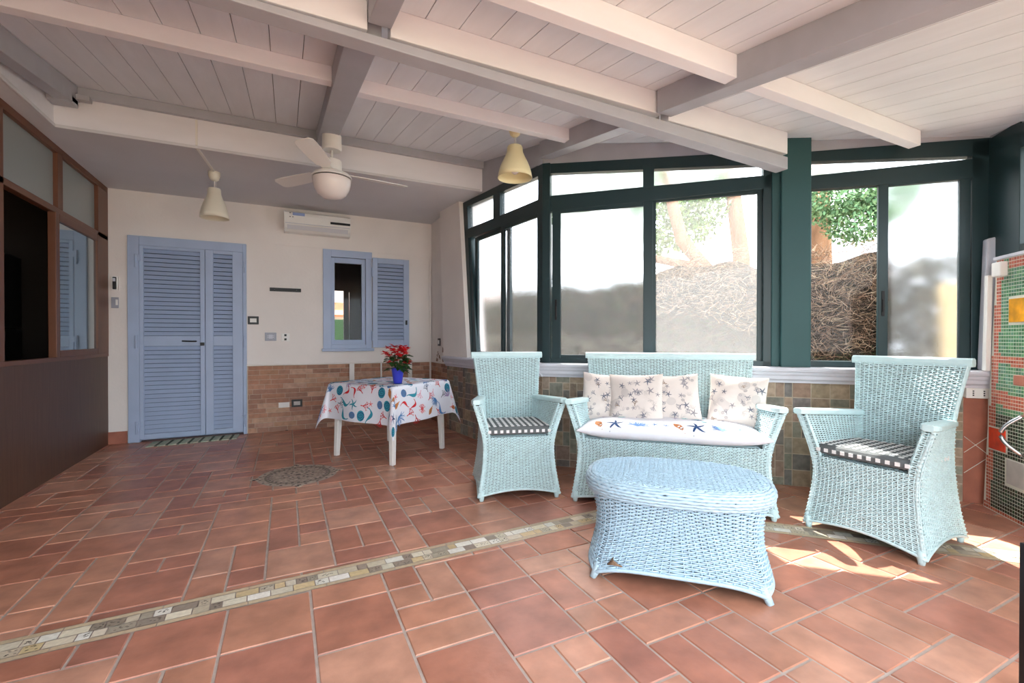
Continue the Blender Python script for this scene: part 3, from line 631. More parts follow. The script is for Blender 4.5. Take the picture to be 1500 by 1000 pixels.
g=MB(); g.b2((-.67,4.574,2.72),(-.655,4.584,2.93)); g.hexa([(-.665,4.60,2.69),(-.645,4.60,2.69),(-.60,5.14,2.69),(-.62,5.14,2.69),(-.665,4.60,2.70),(-.645,4.60,2.70),(-.60,5.14,2.70),(-.62,5.14,2.70)])
o=g.build('lamp_trunking','wp'); tag(o,'thin white cable trunking across the soffit to the white lamp','trunking')
# ceiling fan
fz=zr(4.1)-.13; f=tag(empty('ceiling_fan',(.345,4.10,0)),'white ceiling fan with round opal light hanging from the grey rafter','ceiling fan')
g=MB(); g.lathe([(0,fz),(.076,fz),(.078,fz-.11),(.07,fz-.125),(0,fz-.125)],(0,0,0),32); g.build('canopy','wp',f,smooth=False,bevel=.002)
g=MB(); g.tube([(0,0,fz-.12),(0,0,2.59)],.011,12); g.build('rod','wp',f,smooth=True)
g=MB(); g.lathe([(0,2.60),(.072,2.60),(.076,2.595),(.080,2.51),(.14,2.485),(.158,2.46),(.158,2.452),(0,2.452)],(0,0,0),40); g.build('motor_housing','wp',f,smooth=False)
g=MB(); g.lathe([(.140,2.452),(.142,2.449),(.150,2.449),(.150,2.443),(0.14,2.443)],(0,0,0),40); g.build('black_rim','cable',f)
g=MB(); g.lathe([(.152,2.443),(.152,2.432),(.148,2.40),(.135,2.355),(.11,2.315),(.07,2.288),(.03,2.279),(0,2.278)],(0,0,0),40); g.build('light_globe','globe',f,smooth=True)
for a in(8,128,248):
    g=MB(); ca=math.cos(R(a)); sa=math.sin(R(a)); P=[]
    for t,wd in((.10,.03),(.17,.035),(.20,.055),(.35,.065),(.55,.068),(.62,.062),(.645,.04)):
        P.append([(t*ca-wv*sa,t*sa+wv*ca,2.50+wv*.22+dz) for wv,dz in((-wd,-.003),(wd,-.003),(wd,.003),(-wd,.003))])
    g.grid(P,cv=True); g.f.append([len(g.v)-4+i for i in range(4)]); g.mi.append(0); g.col.append((1,1,1)); g.build('blade','wp',f)
# ------------------------------------------------------------------ air conditioner
a=tag(empty('air_conditioner',(.353,YW,2.51)),'white wall air conditioner above the shuttered window','air conditioner')
prof=[(0,.117),(-.16,.117),(-.19,.10),(-.198,.06),(-.196,-.035),(-.17,-.075),(-.12,-.115),(0,-.118)]
g=MB(); P=[[(x,y,z) for y,z in prof] for x in(-.372,.372)]; g.grid(P,cv=True); g.f+= [list(range(8)),list(range(8,16))[::-1]]; g.mi+=[0,0]; g.col+=[(1,1,1)]*2; g.build('body','wp',a,bevel=.004)
g=MB(); g.b2((-.36,-.203,-.032),(.36,-.195,-.026)); g.build('panel_seam','duct',a)
g=MB(); g.hexa([(-.34,-.196,-.05),(.34,-.196,-.05),(.34,-.18,-.045),(-.34,-.18,-.045),(-.34,-.165,-.095),(.34,-.165,-.095),(.34,-.155,-.09),(-.34,-.155,-.09)]); g.build('air_flap','soffit',a)
g=MB(); g.b2((.135,-.2045,.002),(.365,-.197,.030)); g.build('display_strip','black',a,bevel=.003)
g=MB(); g.b2((-.28,-.2005,.065),(-.15,-.197,.098)); g.build('blue_sticker','sticker',a)
for xx,zz in((-.315,.085),(-.315,.04),(-.285,.04)): g=MB(); g.b2((xx,-.2005,zz),(xx+.014,-.197,zz+.008)); g.build('printed_mark','cable',a)
# ------------------------------------------------------------------ woven wicker
def weave(mb,Sf,nu,nv,amp=.0046,r=.0042,mi=0,seed=0,closed=False,ns=5):
    """nv horizontal strands woven over nu uprights; Sf(u,v)->(N,3) arrays"""
    rs=np.random.RandomState(seed); eps=1e-3
    npt=2*nu if closed else 2*nu+1
    uu=np.arange(npt)/(2.0*nu)
    for j in range(nv):
        v=(j+.5)/nv; vv=np.full(npt,v)+rs.randn(npt)*.0010
        p=Sf(uu,vv); du=Sf(np.clip(uu+eps,0,1) if not closed else uu+eps,vv)-Sf(np.clip(uu-eps,0,1) if not closed else uu-eps,vv)
        dv=Sf(uu,np.clip(vv+eps,0,1))-Sf(uu,np.clip(vv-eps,0,1))
        n=np.cross(du,dv); n/=np.linalg.norm(n,axis=1)[:,None]+1e-12
        off=amp*np.cos(PI*(uu*nu*1.0+j))+rs.randn(npt)*.0005
        q=p+n*off[:,None]; mb.tube(q,r,ns,mi,closed=closed,caps=False)
    for i in range(nu if closed else nu+1):
        vv=np.linspace(0,1,9); q=Sf(np.full(9,i/nu),vv); mb.tube(q,.0036,5,mi,caps=False)
def liner(mb,Sf,off,mi=1,nu=12,nv=12,closed=False):  # added sheet behind the strands, its dark colour stands in for shade
    P=[]; eps=1e-3
    for a in range(nu+(0 if closed else 1)):
        uu=np.full(nv+1,a/nu); vv=np.linspace(0,1,nv+1); p=Sf(uu,vv)
        du=Sf(uu+eps,vv)-Sf(uu-eps,vv); dv=Sf(uu,np.clip(vv+eps,0,1))-Sf(uu,np.clip(vv-eps,0,1)); n=np.cross(du,dv); n/=np.linalg.norm(n,axis=1)[:,None]+1e-12
        P.append((p+n*off).tolist())
    mb.grid(P,mi,cu=closed)
itp=lambda z,T:np.interp(z,[t[0] for t in T],[t[1] for t in T])
def smoothT(T,n=40):
    zs=np.array([t[0] for t in T]); z=np.linspace(zs[0],zs[-1],n); w=np.interp(z,zs,[t[1] for t in T])
    for _ in range(6): w[1:-1]=(w[:-2]+2*w[1:-1]+w[2:])/4
    return list(zip(z,w))
def wicker_seat(root,hwf,hwb,hwtop,arm_out,nx,xs=0):
    """hwf(z), hwb(z): half widths of front and back; builds all parts of an armchair or a sofa"""
    YF=smoothT([(0,-.005),(.15,.012),(.33,.03),(.46,.015),(.70,-.015)]); YB=smoothT([(0,.54),(.2,.515),(.45,.495),(.66,.50),(1.0,.60)])
    wf=lambda z:itp(z,hwf); wb=lambda z:itp(z,hwb); yf=lambda z:itp(z,YF); yb=lambda z:itp(z,YB)
    V=lambda *a:np.stack(np.broadcast_arrays(*a),-1)
    arch=lambda u:.03+.045*np.sin(PI*np.clip(u,0,1))**.8
    SZ=.435
    # front skirt
    def front(u,v):
        z=arch(u)+(SZ-arch(u))*v; return V((2*u-1)*wf(z),yf(z)-.012*np.sin(PI*u)*1.0,z)
    g=MB(); weave(g,front,nx,38,seed=1); liner(g,front,-.008)
    pts=front(np.linspace(0,1,30),np.zeros(30)); g.tube(pts,.009,6,0)
    g.build('front_skirt',['wicker','gap_shade'],root,smooth=True)
    for sg in(-1,1):
        def side(u,v,sg=sg,inset=0,zlo=None):
            top=.675-.035*u; bot=arch(u) if zlo is None else zlo; z=bot+(top-bot)*v
            x=(1-u)*wf(z)+u*wb(z)-inset; y=(1-u)*yf(z)+u*yb(z); return V(sg*x,y,z)
        g=MB(); weave(g,side,20,58,seed=3); liner(g,side,.008*sg*-1 if sg>0 else .008*1)
        inn=lambda u,v:side(u*.96+.02,v,inset=.045,zlo=SZ-.01); weave(g,inn,18,21,seed=5); 
        pts=side(np.linspace(0,1,24),np.zeros(24)); g.tube(pts,.009,6,0)
        # front corner upright, wrapped
        zz=np.linspace(.03,.675,70); q=V(sg*(wf(zz)-.009),yf(zz)+.004,zz); rr=.011+.0022*np.cos(np.arange(70)*PI); g.tube(q,rr,8,0)
        zz=np.linspace(SZ-.02,.665,30); q=V(sg*(wf(zz)-.045),yf(zz)+.008,zz); g.tube(q,.009+.002*np.cos(np.arange(30)*PI),8,0)
        arm=lambda u,v,sg=sg: V(sg*(wf(SZ+.225*v)-.048*u),yf(SZ+.225*v)+0*u,SZ-.02+.245*v)
        weave(g,arm,2,22,seed=11); liner(g,arm,.004*sg)
        g.build('side_panel',['wicker','gap_shade'],root,smooth=True)
        # flat painted arm rest
        n=16; P=[]
        for k in range(n+1):
            t=k/n; z=.688-.038*t; x=(1-t)*(wf(.675)-.022)+t*(wb(.64)-.02); y=-.045+t*(.50+.045); hw_=.043-.008*t
            if k==0: hw_*=.55; 
            if k==1: hw_*=.85
            P.append([(sg*(x+dx),y,z+dz) for dx,dz in((-hw_,-.012),(-hw_,.010),(-hw_+.008,.017),(hw_-.008,.017),(hw_,.010),(hw_,-.012),(hw_-.01,-.018),(-hw_+.01,-.018))])
        g=MB(); g.grid(P,cv=True); g.f+=[list(range(8)),[n*8+i for i in range(8)][::-1]]; g.mi+=[0,0]; g.col+=[(1,1,1)]*2
        g.build('armrest','rail',root,smooth=False,bevel=.003)
        for (px,py) in((wf(.03)-.022,yf(.03)+.012),(wb(.03)-.022,yb(.03)-.015)):
            g=MB(); g.lathe([(0,.07),(.021,.07),(.023,.04),(.017,.015),(.014,0),(0,0)],(sg*px,py,0),12); g.build('foot','rail',root,smooth=True)
    # backrest: front face and rear face down to the floor
    zt=.985
    def back(u,v,z0=SZ,dy=0):
        z=z0+(zt-z0)*v; bow=.02*np.sin(PI*u)*v; return V((2*u-1)*(wb(z)-.004),yb(z)-.03+dy+bow,z)
    def rear(u,v):
        z=arch(u)+(zt-arch(u))*v; bow=.02*np.sin(PI*u)*np.clip((z-SZ)/(zt-SZ),0,1); return V((1-2*u)*wb(z),yb(z)+bow,z)
    g=MB(); weave(g,back,nx-1,52,seed=7); liner(g,back,-.009)
    weave(g,rear,nx-1,88,seed=9)
    for sg in(-1,1):
        zz=np.linspace(.04,zt,110); q=V(sg*(wb(zz)-.008),yb(zz)-.012,zz); g.tube(q,.013+.002*np.cos(np.arange(110)*PI),8,0)
    g.build('backrest',['wicker','gap_shade'],root,smooth=True)
    # painted top rail
    n=20; P=[]
    for k in range(n+1):
        u=k/n; x=(2*u-1)*(wb(zt)+.015); y=yb(zt)-.012+.02*math.sin(PI*u); z=zt+.004
        P.append([(x,y+dy,z+dz) for dy,dz in((-.026,-.028),(-.031,-.01),(-.026,.012),(-.012,.02),(.014,.02),(.028,.012),(.032,-.01),(.026,-.028))])
    g=MB(); g.grid(P,cv=True); g.f+=[list(range(8)),[n*8+i for i in range(8)][::-1]]; g.mi+=[0,0]; g.col+=[(1,1,1)]*2; g.build('top_rail','rail',root,bevel=.003)
    # seat
    def seat(u,v): 
        y=.02+v*.45; return V((2*u-1)*((1-v)*wf(SZ)+v*wb(SZ)-.02),y,SZ-.006+0*u)
    g=MB(); weave(g,seat,nx-2,34,seed=2); liner(g,seat,-.01)
    g.build('seat',['wicker','gap_shade'],root,smooth=True)
HWF=smoothT([(0,.292),(.05,.285),(.18,.262),(.33,.245),(.46,.257),(.58,.295),(.70,.335)]); HWB=smoothT([(0,.285),(.2,.25),(.45,.232),(.66,.238),(.8,.252),(1.0,.278)])
c1=tag(empty('wicker_armchair',(1.453,2.83,0),R(-16.6)),'aqua wicker armchair standing left of the sofa, nearest the flower table','armchair','aqua wicker armchairs')
wicker_seat(c1,HWF,HWB,None,None,23)
c2=copy_tree(c1); c2.location=(2.795,1.40,0); c2.rotation_euler=(0,0,R(-87)); tag(c2,'aqua wicker armchair standing right of the sofa, beside the mosaic wall')
SF=[(z,w+.345) for z,w in HWF]; SB=[(z,w+.325) for z,w in HWB]
so=tag(empty('wicker_sofa',(2.2245,2.215,0),R(-43)),'aqua wicker two seat sofa under the middle window','sofa')
wicker_seat(so,SF,SB,None,None,52)
# ------------------------------------------------------------------ motifs printed on cloth
def place(Sf,uv,h):
    e=.002; p=[np.array(Sf(a,b)) for a,b in uv]; out=[]
    for (a,b),q in zip(uv,p):
        du=np.array(Sf(a+e,b))-np.array(Sf(a-e,b)); dv=np.array(Sf(a,b+e))-np.array(Sf(a,b-e)); n=np.cross(du,dv); n/=np.linalg.norm(n)+1e-9
        out.append(tuple(q+n*h))
    return out
def ribbon(mb,Sf,pts,ws,h,mi):
    L_=[];k=len(pts)
    for i,(x,y) in enumerate(pts):
        a=pts[max(0,i-1)]; b=pts[min(k-1,i+1)]; dx,dy=b[0]-a[0],b[1]-a[1]; l=math.hypot(dx,dy)+1e-9; nx,ny=-dy/l*ws[i],dx/l*ws[i]
        L_+=[(x+nx,y+ny),(x-nx,y-ny)]
    mb.add(place(Sf,L_,h),[(2*i,2*i+1,2*i+3,2*i+2) for i in range(k-1)],mi)
def disc(mb,Sf,cx,cy,rx,ry,rot,h,mi,n=14,rf=None):
    pts=[(cx,cy)]
    for j,s_ in enumerate((.5,1)):
        for k in range(n):
            a=2*PI*k/n; r=s_*(rf(k) if rf else 1); x,y=rx*r*math.cos(a),ry*r*math.sin(a); pts.append((cx+x*math.cos(rot)-y*math.sin(rot),cy+x*math.sin(rot)+y*math.cos(rot)))
    fs=[(0,1+k,1+(k+1)%n) for k in range(n)]+[(1+k,1+n+k,1+n+(k+1)%n,1+(k+1)%n) for k in range(n)]
    mb.add(place(Sf,pts,h),fs,mi)
def starfish(mb,Sf,x,y,s,rot,h,mi):
    for k in range(5):
        a=rot+2*PI*k/5; bend=.25
        ribbon(mb,Sf,[(x,y),(x+.33*s*math.cos(a),y+.33*s*math.sin(a)),(x+.7*s*math.cos(a+bend*.4),y+.7*s*math.sin(a+bend*.4)),(x+s*math.cos(a+bend),y+s*math.sin(a+bend))],[s*.10,s*.13,s*.08,s*.015],h+.0001*k,mi)
def coral(mb,Sf,x,y,s,rot,h,mi,rng,dep=0,maxd=3):
    l=s*(.42 if dep else .35); x2,y2=x+l*math.cos(rot),y+l*math.sin(rot)
    ribbon(mb,Sf,[(x,y),((x+x2)/2,(y+y2)/2),(x2,y2)],[s*.05]*3 if dep<2 else [s*.06,s*.05,s*.03],h,mi)
    if dep<maxd:
        for da in((-.55,.1,.6) if dep==0 else (-.45,.45)): coral(mb,Sf,x2,y2,s*.78,rot+da+rng.uniform(-.15,.15),h,mi,rng,dep+1,maxd)
def shell(mb,Sf,x,y,s,rot,h,m1,m2):
    disc(mb,Sf,x,y,s*.62,s*.52,rot,h,m1)
    pts=[];ws=[]
    for k in range(22):
        t=k/21; a=rot+t*4.2*PI; r=s*.56*(1-t); pts.append((x+r*math.cos(a),y+r*.85*math.sin(a))); ws.append(s*.05*(1-t*.6))
    ribbon(mb,Sf,pts,ws,h+.0006,m2)
def conch(mb,Sf,x,y,s,rot,h,m1,m2):
    ca,sa=math.cos(rot),math.sin(rot); pts=[(x+t*s*ca,y+t*s*sa) for t in(-1,-.6,-.2,.15,.5,.8)]; ribbon(mb,Sf,pts,[s*.03,s*.12,s*.3,s*.38,s*.25,s*.05],h,m1)
    for t in(-.5,-.2,.1,.35): ribbon(mb,Sf,[(x+t*s*ca+.25*s*sa,y+t*s*sa-.25*s*ca),(x+t*s*ca-.25*s*sa,y+t*s*sa+.25*s*ca)],[s*.03]*2,h+.0006,m2)
def seahorse(mb,Sf,x,y,s,rot,h,mi,m2):
    pts=[];ws=[]
    for k in range(16):
        t=k/15; px=s*(.35*math.sin(t*5.0)); py=s*(.9-1.8*t); pts.append((x+px*math.cos(rot)-py*math.sin(rot),y+px*math.sin(rot)+py*math.cos(rot))); ws.append(s*(.05+.17*math.sin(PI*min(1,t*1.15))**2))
    ribbon(mb,Sf,pts,ws,h,mi)
    ribbon(mb,Sf,[pts[0],(pts[0][0]+s*.35*math.cos(rot+2.7),pts[0][1]+s*.35*math.sin(rot+2.7))],[s*.07,s*.04],h,mi)
def fan(mb,Sf,x,y,s,rot,h,mi,rng,n=16):
    for k in range(n):
        a=rot+rng.uniform(-1.3,1.3); r=s*rng.uniform(.6,1); a2=a+rng.uniform(-.35,.35)
        ribbon(mb,Sf,[(x,y),(x+.5*r*math.cos(a),y+.5*r*math.sin(a)),(x+r*math.cos(a2),y+r*math.sin(a2))],[s*.03,s*.028,s*.02],h+.00005*k,mi)
# ------------------------------------------------------------------ cushions
def pillow_fn(hx,hy,th,p=2.6,dent=.0,lump=0,seed=0):
    rs=np.random.RandomState(seed); ph=rs.rand(6)*6
    def Sf(a,b,side=1):        # a,b in metres from the centre
        u=max(-1,min(1,a/hx)); v=max(-1,min(1,b/hy)); k=(max(0,1-abs(u)**p)*max(0,1-abs(v)**p))**.5
        k=k+lump*k*math.sin(5*u+ph[0])*math.sin(4*v+ph[1])
        pin=.05*(abs(u)*abs(v))**2
        return (a*(1-dent*(1-v*v)*.0-pin*0+0)- (a*.06*(1-v*v)),b-(b*.06*(1-u*u)),side*th*k)
    return Sf
def cushion_mesh(name,Sf,hx,hy,mats,parent=None,n=26,motif=None):
    g=MB()
    for sd in(1,-1):
        P=[[Sf(hx*(math.sin(PI/2*(2*i/n-1))),hy*(math.sin(PI/2*(2*j/n-1))),sd) for j in range(n+1)] for i in range(n+1)]
        g.grid(P,0,flip=sd<0)
    k=len(g.f)
    if motif: motif(g)
    return g
def flat_build(g,name,mats,loc,rot,label,cat,group=None):
    o=g.build(name,mats,smooth=True); o.location=loc; o.rotation_euler=rot; tag(o,label,cat,group); return o
# armchair cushions: grey with white squares
def check_cushion(name,label):
    hx,hy,th=.245,.215,.028; n=24; g=MB()
    def ring_(t): return t
    # superellipse slab
    def rim(a,k): 
        e=2/7; c,s_=math.cos(a),math.sin(a); return (k*hx*math.copysign(abs(c)**e,c),k*hy*math.copysign(abs(s_)**e,s_))
    N_=64; P=[]
    prof=[(0.0,.030),(.5,.031),(.85,.029),(.96,.024),(1.0,.010),(1.0,-.010),(.96,-.022),(.85,-.027),(0,-.028)]
    for k in range(N_):
        a=2*PI*k/N_; P.append([(*rim(a,q),z) for q,z in prof])
    g.grid(P,0,cu=True)
    p=.042
    for i in range(-5,6):          # white squares: two rows round the border, grid of dashes on top
        for j in range(-4,5):
            x,y=i*p,j*p
            if abs(x)<hx*.93 and abs(y)<hy*.93: g.b2((x-.010,y-.010,.0285),(x+.010,y+.010,.0325),1)
        x=i*p
        if abs(x)<hx*.93:
            for sy in(-1,1): g.b2((x-.010,sy*hy-.0035,-.009),(x+.010,sy*hy+.0035,.011),1)
    for j in range(-4,5):
        y=j*p
        if abs(y)<hy*.9:
            for sx in(-1,1): g.b2((sx*hx-.0035,y-.010,-.009),(sx*hx+.0035,y+.010,.011),1)
    o=g.build(name,['cloth_grey','cloth_white'],bevel=0); tag(o,label,'cushion','grey and white checked seat cushions'); return o
def on(root,x,y,z):
    a=root.rotation_euler.z; return (root.location.x+x*math.cos(a)-y*math.sin(a),root.location.y+x*math.sin(a)+y*math.cos(a),z)
q1=check_cushion('seat_cushion','grey seat cushion with white squares on the left wicker armchair'); q1.location=on(c1,0,.215,.474); q1.rotation_euler=(0,0,R(-16.6))
q2=q1.copy(); C.objects.link(q2); q2['label']='grey seat cushion with white squares on the right wicker armchair'; q2.location=on(c2,0,.215,.474); q2.rotation_euler=(0,0,R(-87))
# sofa seat cushion
Sf=pillow_fn(.595,.262,.064,p=5,lump=.10,seed=2)
def sf2(a,b,side=1): return Sf(a,b,side)
pm=['sofa_cloth','p_orange','p_navy','p_lblue','p_blue','p_brown','p_aqua','p_violet']
def mot(g):
    rng=random.Random(5)
    for k,x0 in enumerate((-.52,.0,.0)):
        yy=-.208
        if k<2:
            conch(g,sf2,x0+.06,yy,.062,2.2,.001,1,5); starfish(g,sf2,x0+.17,yy+.0,.062,.3,.001,2); fan(g,sf2,x0+.32,yy-.025,.075,1.5,.001,3,rng,34); starfish(g,sf2,x0+.43,yy+.01,.026,.6,.001,4)
            fan(g,sf2,x0+.50,yy-.01,.035,1.5,.001,4,rng,8)
            for j in range(4): disc(g,sf2,x0+rng.uniform(0,.4),rng.uniform(-.1,.2),rng.uniform(.02,.05),.018,rng.random()*3,.001,6)
            starfish(g,sf2,x0+.2,.02,.05,1,.001,4); coral(g,sf2,x0+.05,-.0,.05,1.5,.001,7,rng); starfish(g,sf2,x0+.38,.1,.05,2,.001,2)
g=cushion_mesh('c',sf2,.595,.262,pm,motif=mot,n=44); flat_build(g,'sofa_cushion',pm,on(so,0,.205,.499),(0,0,R(-43)),'long white seat cushion printed with shells and blue starfish on the wicker sofa','cushion')
# four throw pillows
pm2=['linen','p_grey','p_slate','p_greige','p_brown']
labs=['beige marine print pillow at the left end of the sofa, half hidden','beige marine print pillow second from the left on the sofa, in front of its neighbours','beige marine print pillow in the middle of the sofa, partly covered on its left','beige marine print pillow standing alone at the right end of the sofa']
for k,(x,y,zr_,sz,roll,yaw) in enumerate(((-.43,.335,.655,.185,5,8),(-.215,.275,.66,.19,-2,-3),(.04,.345,.66,.185,-4,2),(.455,.33,.665,.185,3,-12))):
    Pf=pillow_fn(sz,sz,.062,p=2.2,lump=.12,seed=k+3)
    def mt(g,k=k,Pf=Pf,sz=sz):
        rng=random.Random(30+k)
        for _ in range(40):
            a,b=rng.uniform(-.85,.85)*sz,rng.uniform(-.8,.8)*sz; t=rng.random(); r=rng.random()*6
            if t<.3: starfish(g,Pf,a,b,rng.uniform(.018,.034),r,.001,rng.choice((1,2)))
            elif t<.55: coral(g,Pf,a,b,rng.uniform(.03,.045),r,.001,rng.choice((1,2,4)),rng)
            elif t<.75: fan(g,Pf,a,b,.04,r,.001,3,rng,14)
            elif t<.88: shell(g,Pf,a,b,.022,r,.001,3,1)
            else: disc(g,Pf,a,b,.035,.03,r,.001,3)
    g=cushion_mesh('p',Pf,sz,sz,pm2,motif=mt)
    o=flat_build(g,'throw_pillow',pm2,on(so,x,y,zr_+.018),(R(72),R(roll),R(-43+yaw)),labs[k],'pillow','beige pillows with grey starfish and coral print')
    o.rotation_mode='XYZ'
# ------------------------------------------------------------------ coffee table of wicker
ot=tag(empty('wicker_coffee_table',(1.5465+.695*.235,1.492+.719*.235,0),R(-44)),'pale blue oval wicker coffee table in front of the sofa','coffee table')
AA=smoothT([(0,.412),(.06,.400),(.2,.366),(.30,.366),(.40,.398)]); BBt=smoothT([(0,.262),(.06,.255),(.2,.228),(.30,.232),(.40,.262)]); EE=[(0,5.5),(.2,4.2),(.4,3.0)]
def ott(u,v):
    u=np.asarray(u,float); v=np.asarray(v,float); a=2*PI*u
    bot=.035+.045*(np.abs(np.cos(2*a))**.7); bot=.03+.04*np.abs(np.cos(2*a)); z=bot+(.385-bot)*v
    e=2/np.interp(z,[t[0] for t in EE],[t[1] for t in EE]); c,s_=np.cos(a),np.sin(a)
    return np.stack([itp(z,AA)*np.sign(c)*np.abs(c)**e,itp(z,BBt)*np.sign(s_)*np.abs(s_)**e,z],-1)
uu=np.linspace(0,1,2001); pp=ott(uu,np.full(2001,.5)); dl=np.concatenate([[0],np.cumsum(np.linalg.norm(np.diff(pp,axis=0),axis=1))]); dl/=dl[-1]
def ott2(u,v): return ott(np.interp(np.mod(u,1.0),dl,uu),v)
g=MB(); weave(g,ott2,74,38,amp=.0062,r=.0044,seed=4,closed=True); liner(g,lambda u,v:ott2(u,v),-.013,nu=60,closed=True)
g.tube(ott2(np.arange(160)/160,np.zeros(160)),.010,6,0,closed=True)
g.build('body',['wicker_blue','gap_shade'],ot,smooth=True)
def sup(a,b,e,n): 
    t=np.arange(n)*2*PI/n; c,s_=np.cos(t),np.sin(t); return a*np.sign(c)*np.abs(c)**(2/e),b*np.sign(s_)*np.abs(s_)**(2/e)
g=MB(); rs=np.random.RandomState(3)
for (k,(da,z,r)) in enumerate(((.012,.388,.008),(.020,.402,.008),(.024,.416,.008),(.024,.430,.008),(.020,.443,.008),(.010,.451,.0075),(-.002,.455,.007),(-.014,.457,.0065))):
    x,y=sup(.400+da,.264+da,2.7,220); zz=z+.0018*np.sin(np.arange(220)*1.9+k*PI)+rs.randn(220)*.0005; rad=1+.004*np.sin(np.arange(220)*.95+k*PI)
    g.tube(np.stack([x*rad,y*rad,zz],-1),r,6,0,closed=True)
g.build('rim','wicker_blue',ot,smooth=True)
g=MB(); a_,b_=.398,.262; ny=44
for j in range(ny):
    y=-b_+(j+.5)*2*b_/ny; X=a_*max(0,1-abs(y/b_)**2.7)**(1/2.7); n=max(4,int(2*X/.0115)); xx=np.linspace(-X,X,n)
    ph=np.round(xx/.023)
    q=np.stack([xx,np.full(n,y)+rs.randn(n)*.0008,.459+.0055*np.cos(PI*xx/.023+PI*j)+rs.randn(n)*.0004],-1); g.tube(q,.0046,5,0,caps=False)
for i in range(-17,18):
    x=max(-a_+.002,min(a_-.002,i*.023)); Y=b_*max(0,1-abs(x/a_)**2.7)**(1/2.7); g.tube([(x,-Y,.459),(x,Y,.459)],.0035,5,0,caps=False)
x,y=sup(.397,.261,2.7,60); bq=len(g.v); g.add([(a,b,.450) for a,b in zip(x,y)],[tuple(range(60))],1)
g.build('woven_top',['wicker_blue','gap_shade'],ot,smooth=True)
for sx in(-1,1):
    for sy in(-1,1):
        g=MB(); g.tube([(sx*.340,sy*.205,.07),(sx*.355,sy*.215,.035),(sx*.372,sy*.225,.0)],[.022,.019,.015],10); g.build('foot','foot_blue',ot,smooth=True)
g=MB()
for k in range(5): g.tube([(-.30+.006*k,-.252,.085+.008*k),(-.275,-.262,.092+.004*k),(-.235-.003*k,-.256,.086)],.004,5)
o=g.build('unravelled_cane','p_brown',ot,smooth=True); o['label']='bare brown wicker end near the left foot'
# ------------------------------------------------------------------ table with cloth
TA=math.atan2(4.071-4.628,.840-.449); tb=tag(empty('plastic_table',(.925,4.585,0),TA),'square white plastic table under the marine print cloth','table')
TH=.39
g=MB(); g.b2((-TH,-TH,.67),(TH,TH,.695)); g.build('table_top','wp',tb,bevel=.008); g=MB()
for s_ in(-1,1): g.b2((-.33,s_*.33-.01,.61),(.33,s_*.33+.01,.67)); g.b2((s_*.33-.01,-.33,.61),(s_*.33+.01,.33,.67))
g.build('apron','wp',tb)
for sx in(-1,1):
    for sy in(-1,1):
        g=MB(); x,y=sx*.335,sy*.335
        P=[[(x+sx*(.0+(.67-z)*.03)+dx*w_,y+sy*(.0+(.67-z)*.03)+dy*w_,z) for dx,dy in((-1,-1),(1,-1),(1,1),(-1,1))] for z,w_ in((.67,.028),(.3,.025),(0,.021))]
        g.grid(P,cv=True); g.f.append([8+i for i in range(4)]); g.mi.append(0); g.col.append((1,1,1)); g.build('leg','wp',tb,bevel=.006)
HC=TH+.35; TZ=.699
def cloth(a,b):
    h=TH+.005; ca=max(-h,min(h,a)); cb=max(-h,min(h,b)); ea,eb=a-ca,b-cb; dr=math.hypot(ea,eb)
    if dr<1e-6: return (a,b,TZ+.0008*math.sin(9*a)*math.sin(7*b))
    d=(ea/dr,eb/dr); corner=min(abs(ea),abs(eb))/dr*1.41
    rip=.014*math.sin(11*(a if abs(eb)>abs(ea) else b)+2)*min(1,dr/.2)*(1-corner)
    out=.012*min(1,dr/.02)+dr*(.10+.16*corner)+rip
    return (ca+d[0]*out,cb+d[1]*out,TZ-max(0,dr-.006)*(.985-.05*corner))
g=MB(); n=72; P=[[cloth(HC*(2*i/n-1),HC*(2*j/n-1)) for j in range(n+1)] for i in range(n+1)]; g.grid(P,0)
pm3=['table_cloth','p_navy','p_blue','p_teal','p_aqua','p_red','p_coral','p_pink','p_orange','p_slate','p_violet','p_brown']
rng=random.Random(77)
def motset(k,a,b,r):
    h=.0012
    if k==0: shell(g,cloth,a,b,.080,r,h,3,1)
    elif k==1: shell(g,cloth,a,b,.062,r,h,2,9)
    elif k==2: coral(g,cloth,a,b,.078,r,h,5,rng)
    elif k==3: starfish(g,cloth,a,b,.055,r,h,rng.choice((1,3)))
    elif k==4: seahorse(g,cloth,a,b,.075,r,h,rng.choice((3,2)),1)
    elif k==5: coral(g,cloth,a,b,.075,r,h,rng.choice((9,6,7)),rng)
    elif k==6: fan(g,cloth,a,b,.085,r,h,rng.choice((2,10)),rng,24)
    elif k==7: conch(g,cloth,a,b,.06,r,h,8,11)
    elif k==8: seahorse(g,cloth,a,b,.055,r,h,5,1)
    elif k==9: starfish(g,cloth,a,b,.03,r,h,6)
    else: disc(g,cloth,a,b,.05,.04,r,h,4)
st_=.102; m_=int(2*HC/st_)
for i in range(m_):
    for j in range(m_):
        a=-HC+(i+.5)*2*HC/m_+rng.uniform(-.02,.02); b=-HC+(j+.5)*2*HC/m_+rng.uniform(-.02,.02)
        a=max(-HC+.06,min(HC-.06,a)); b=max(-HC+.06,min(HC-.06,b))
        motset(rng.choice((0,1,2,2,3,4,5,6,7,8,9,0,4,5,6,2)),a,b,rng.random()*6.28)
o=g.build('tablecloth',pm3,smooth=True); o.location=tb.location; o.rotation_euler=tb.rotation_euler; tag(o,'white tablecloth printed with blue shells, red coral and seahorses','tablecloth')
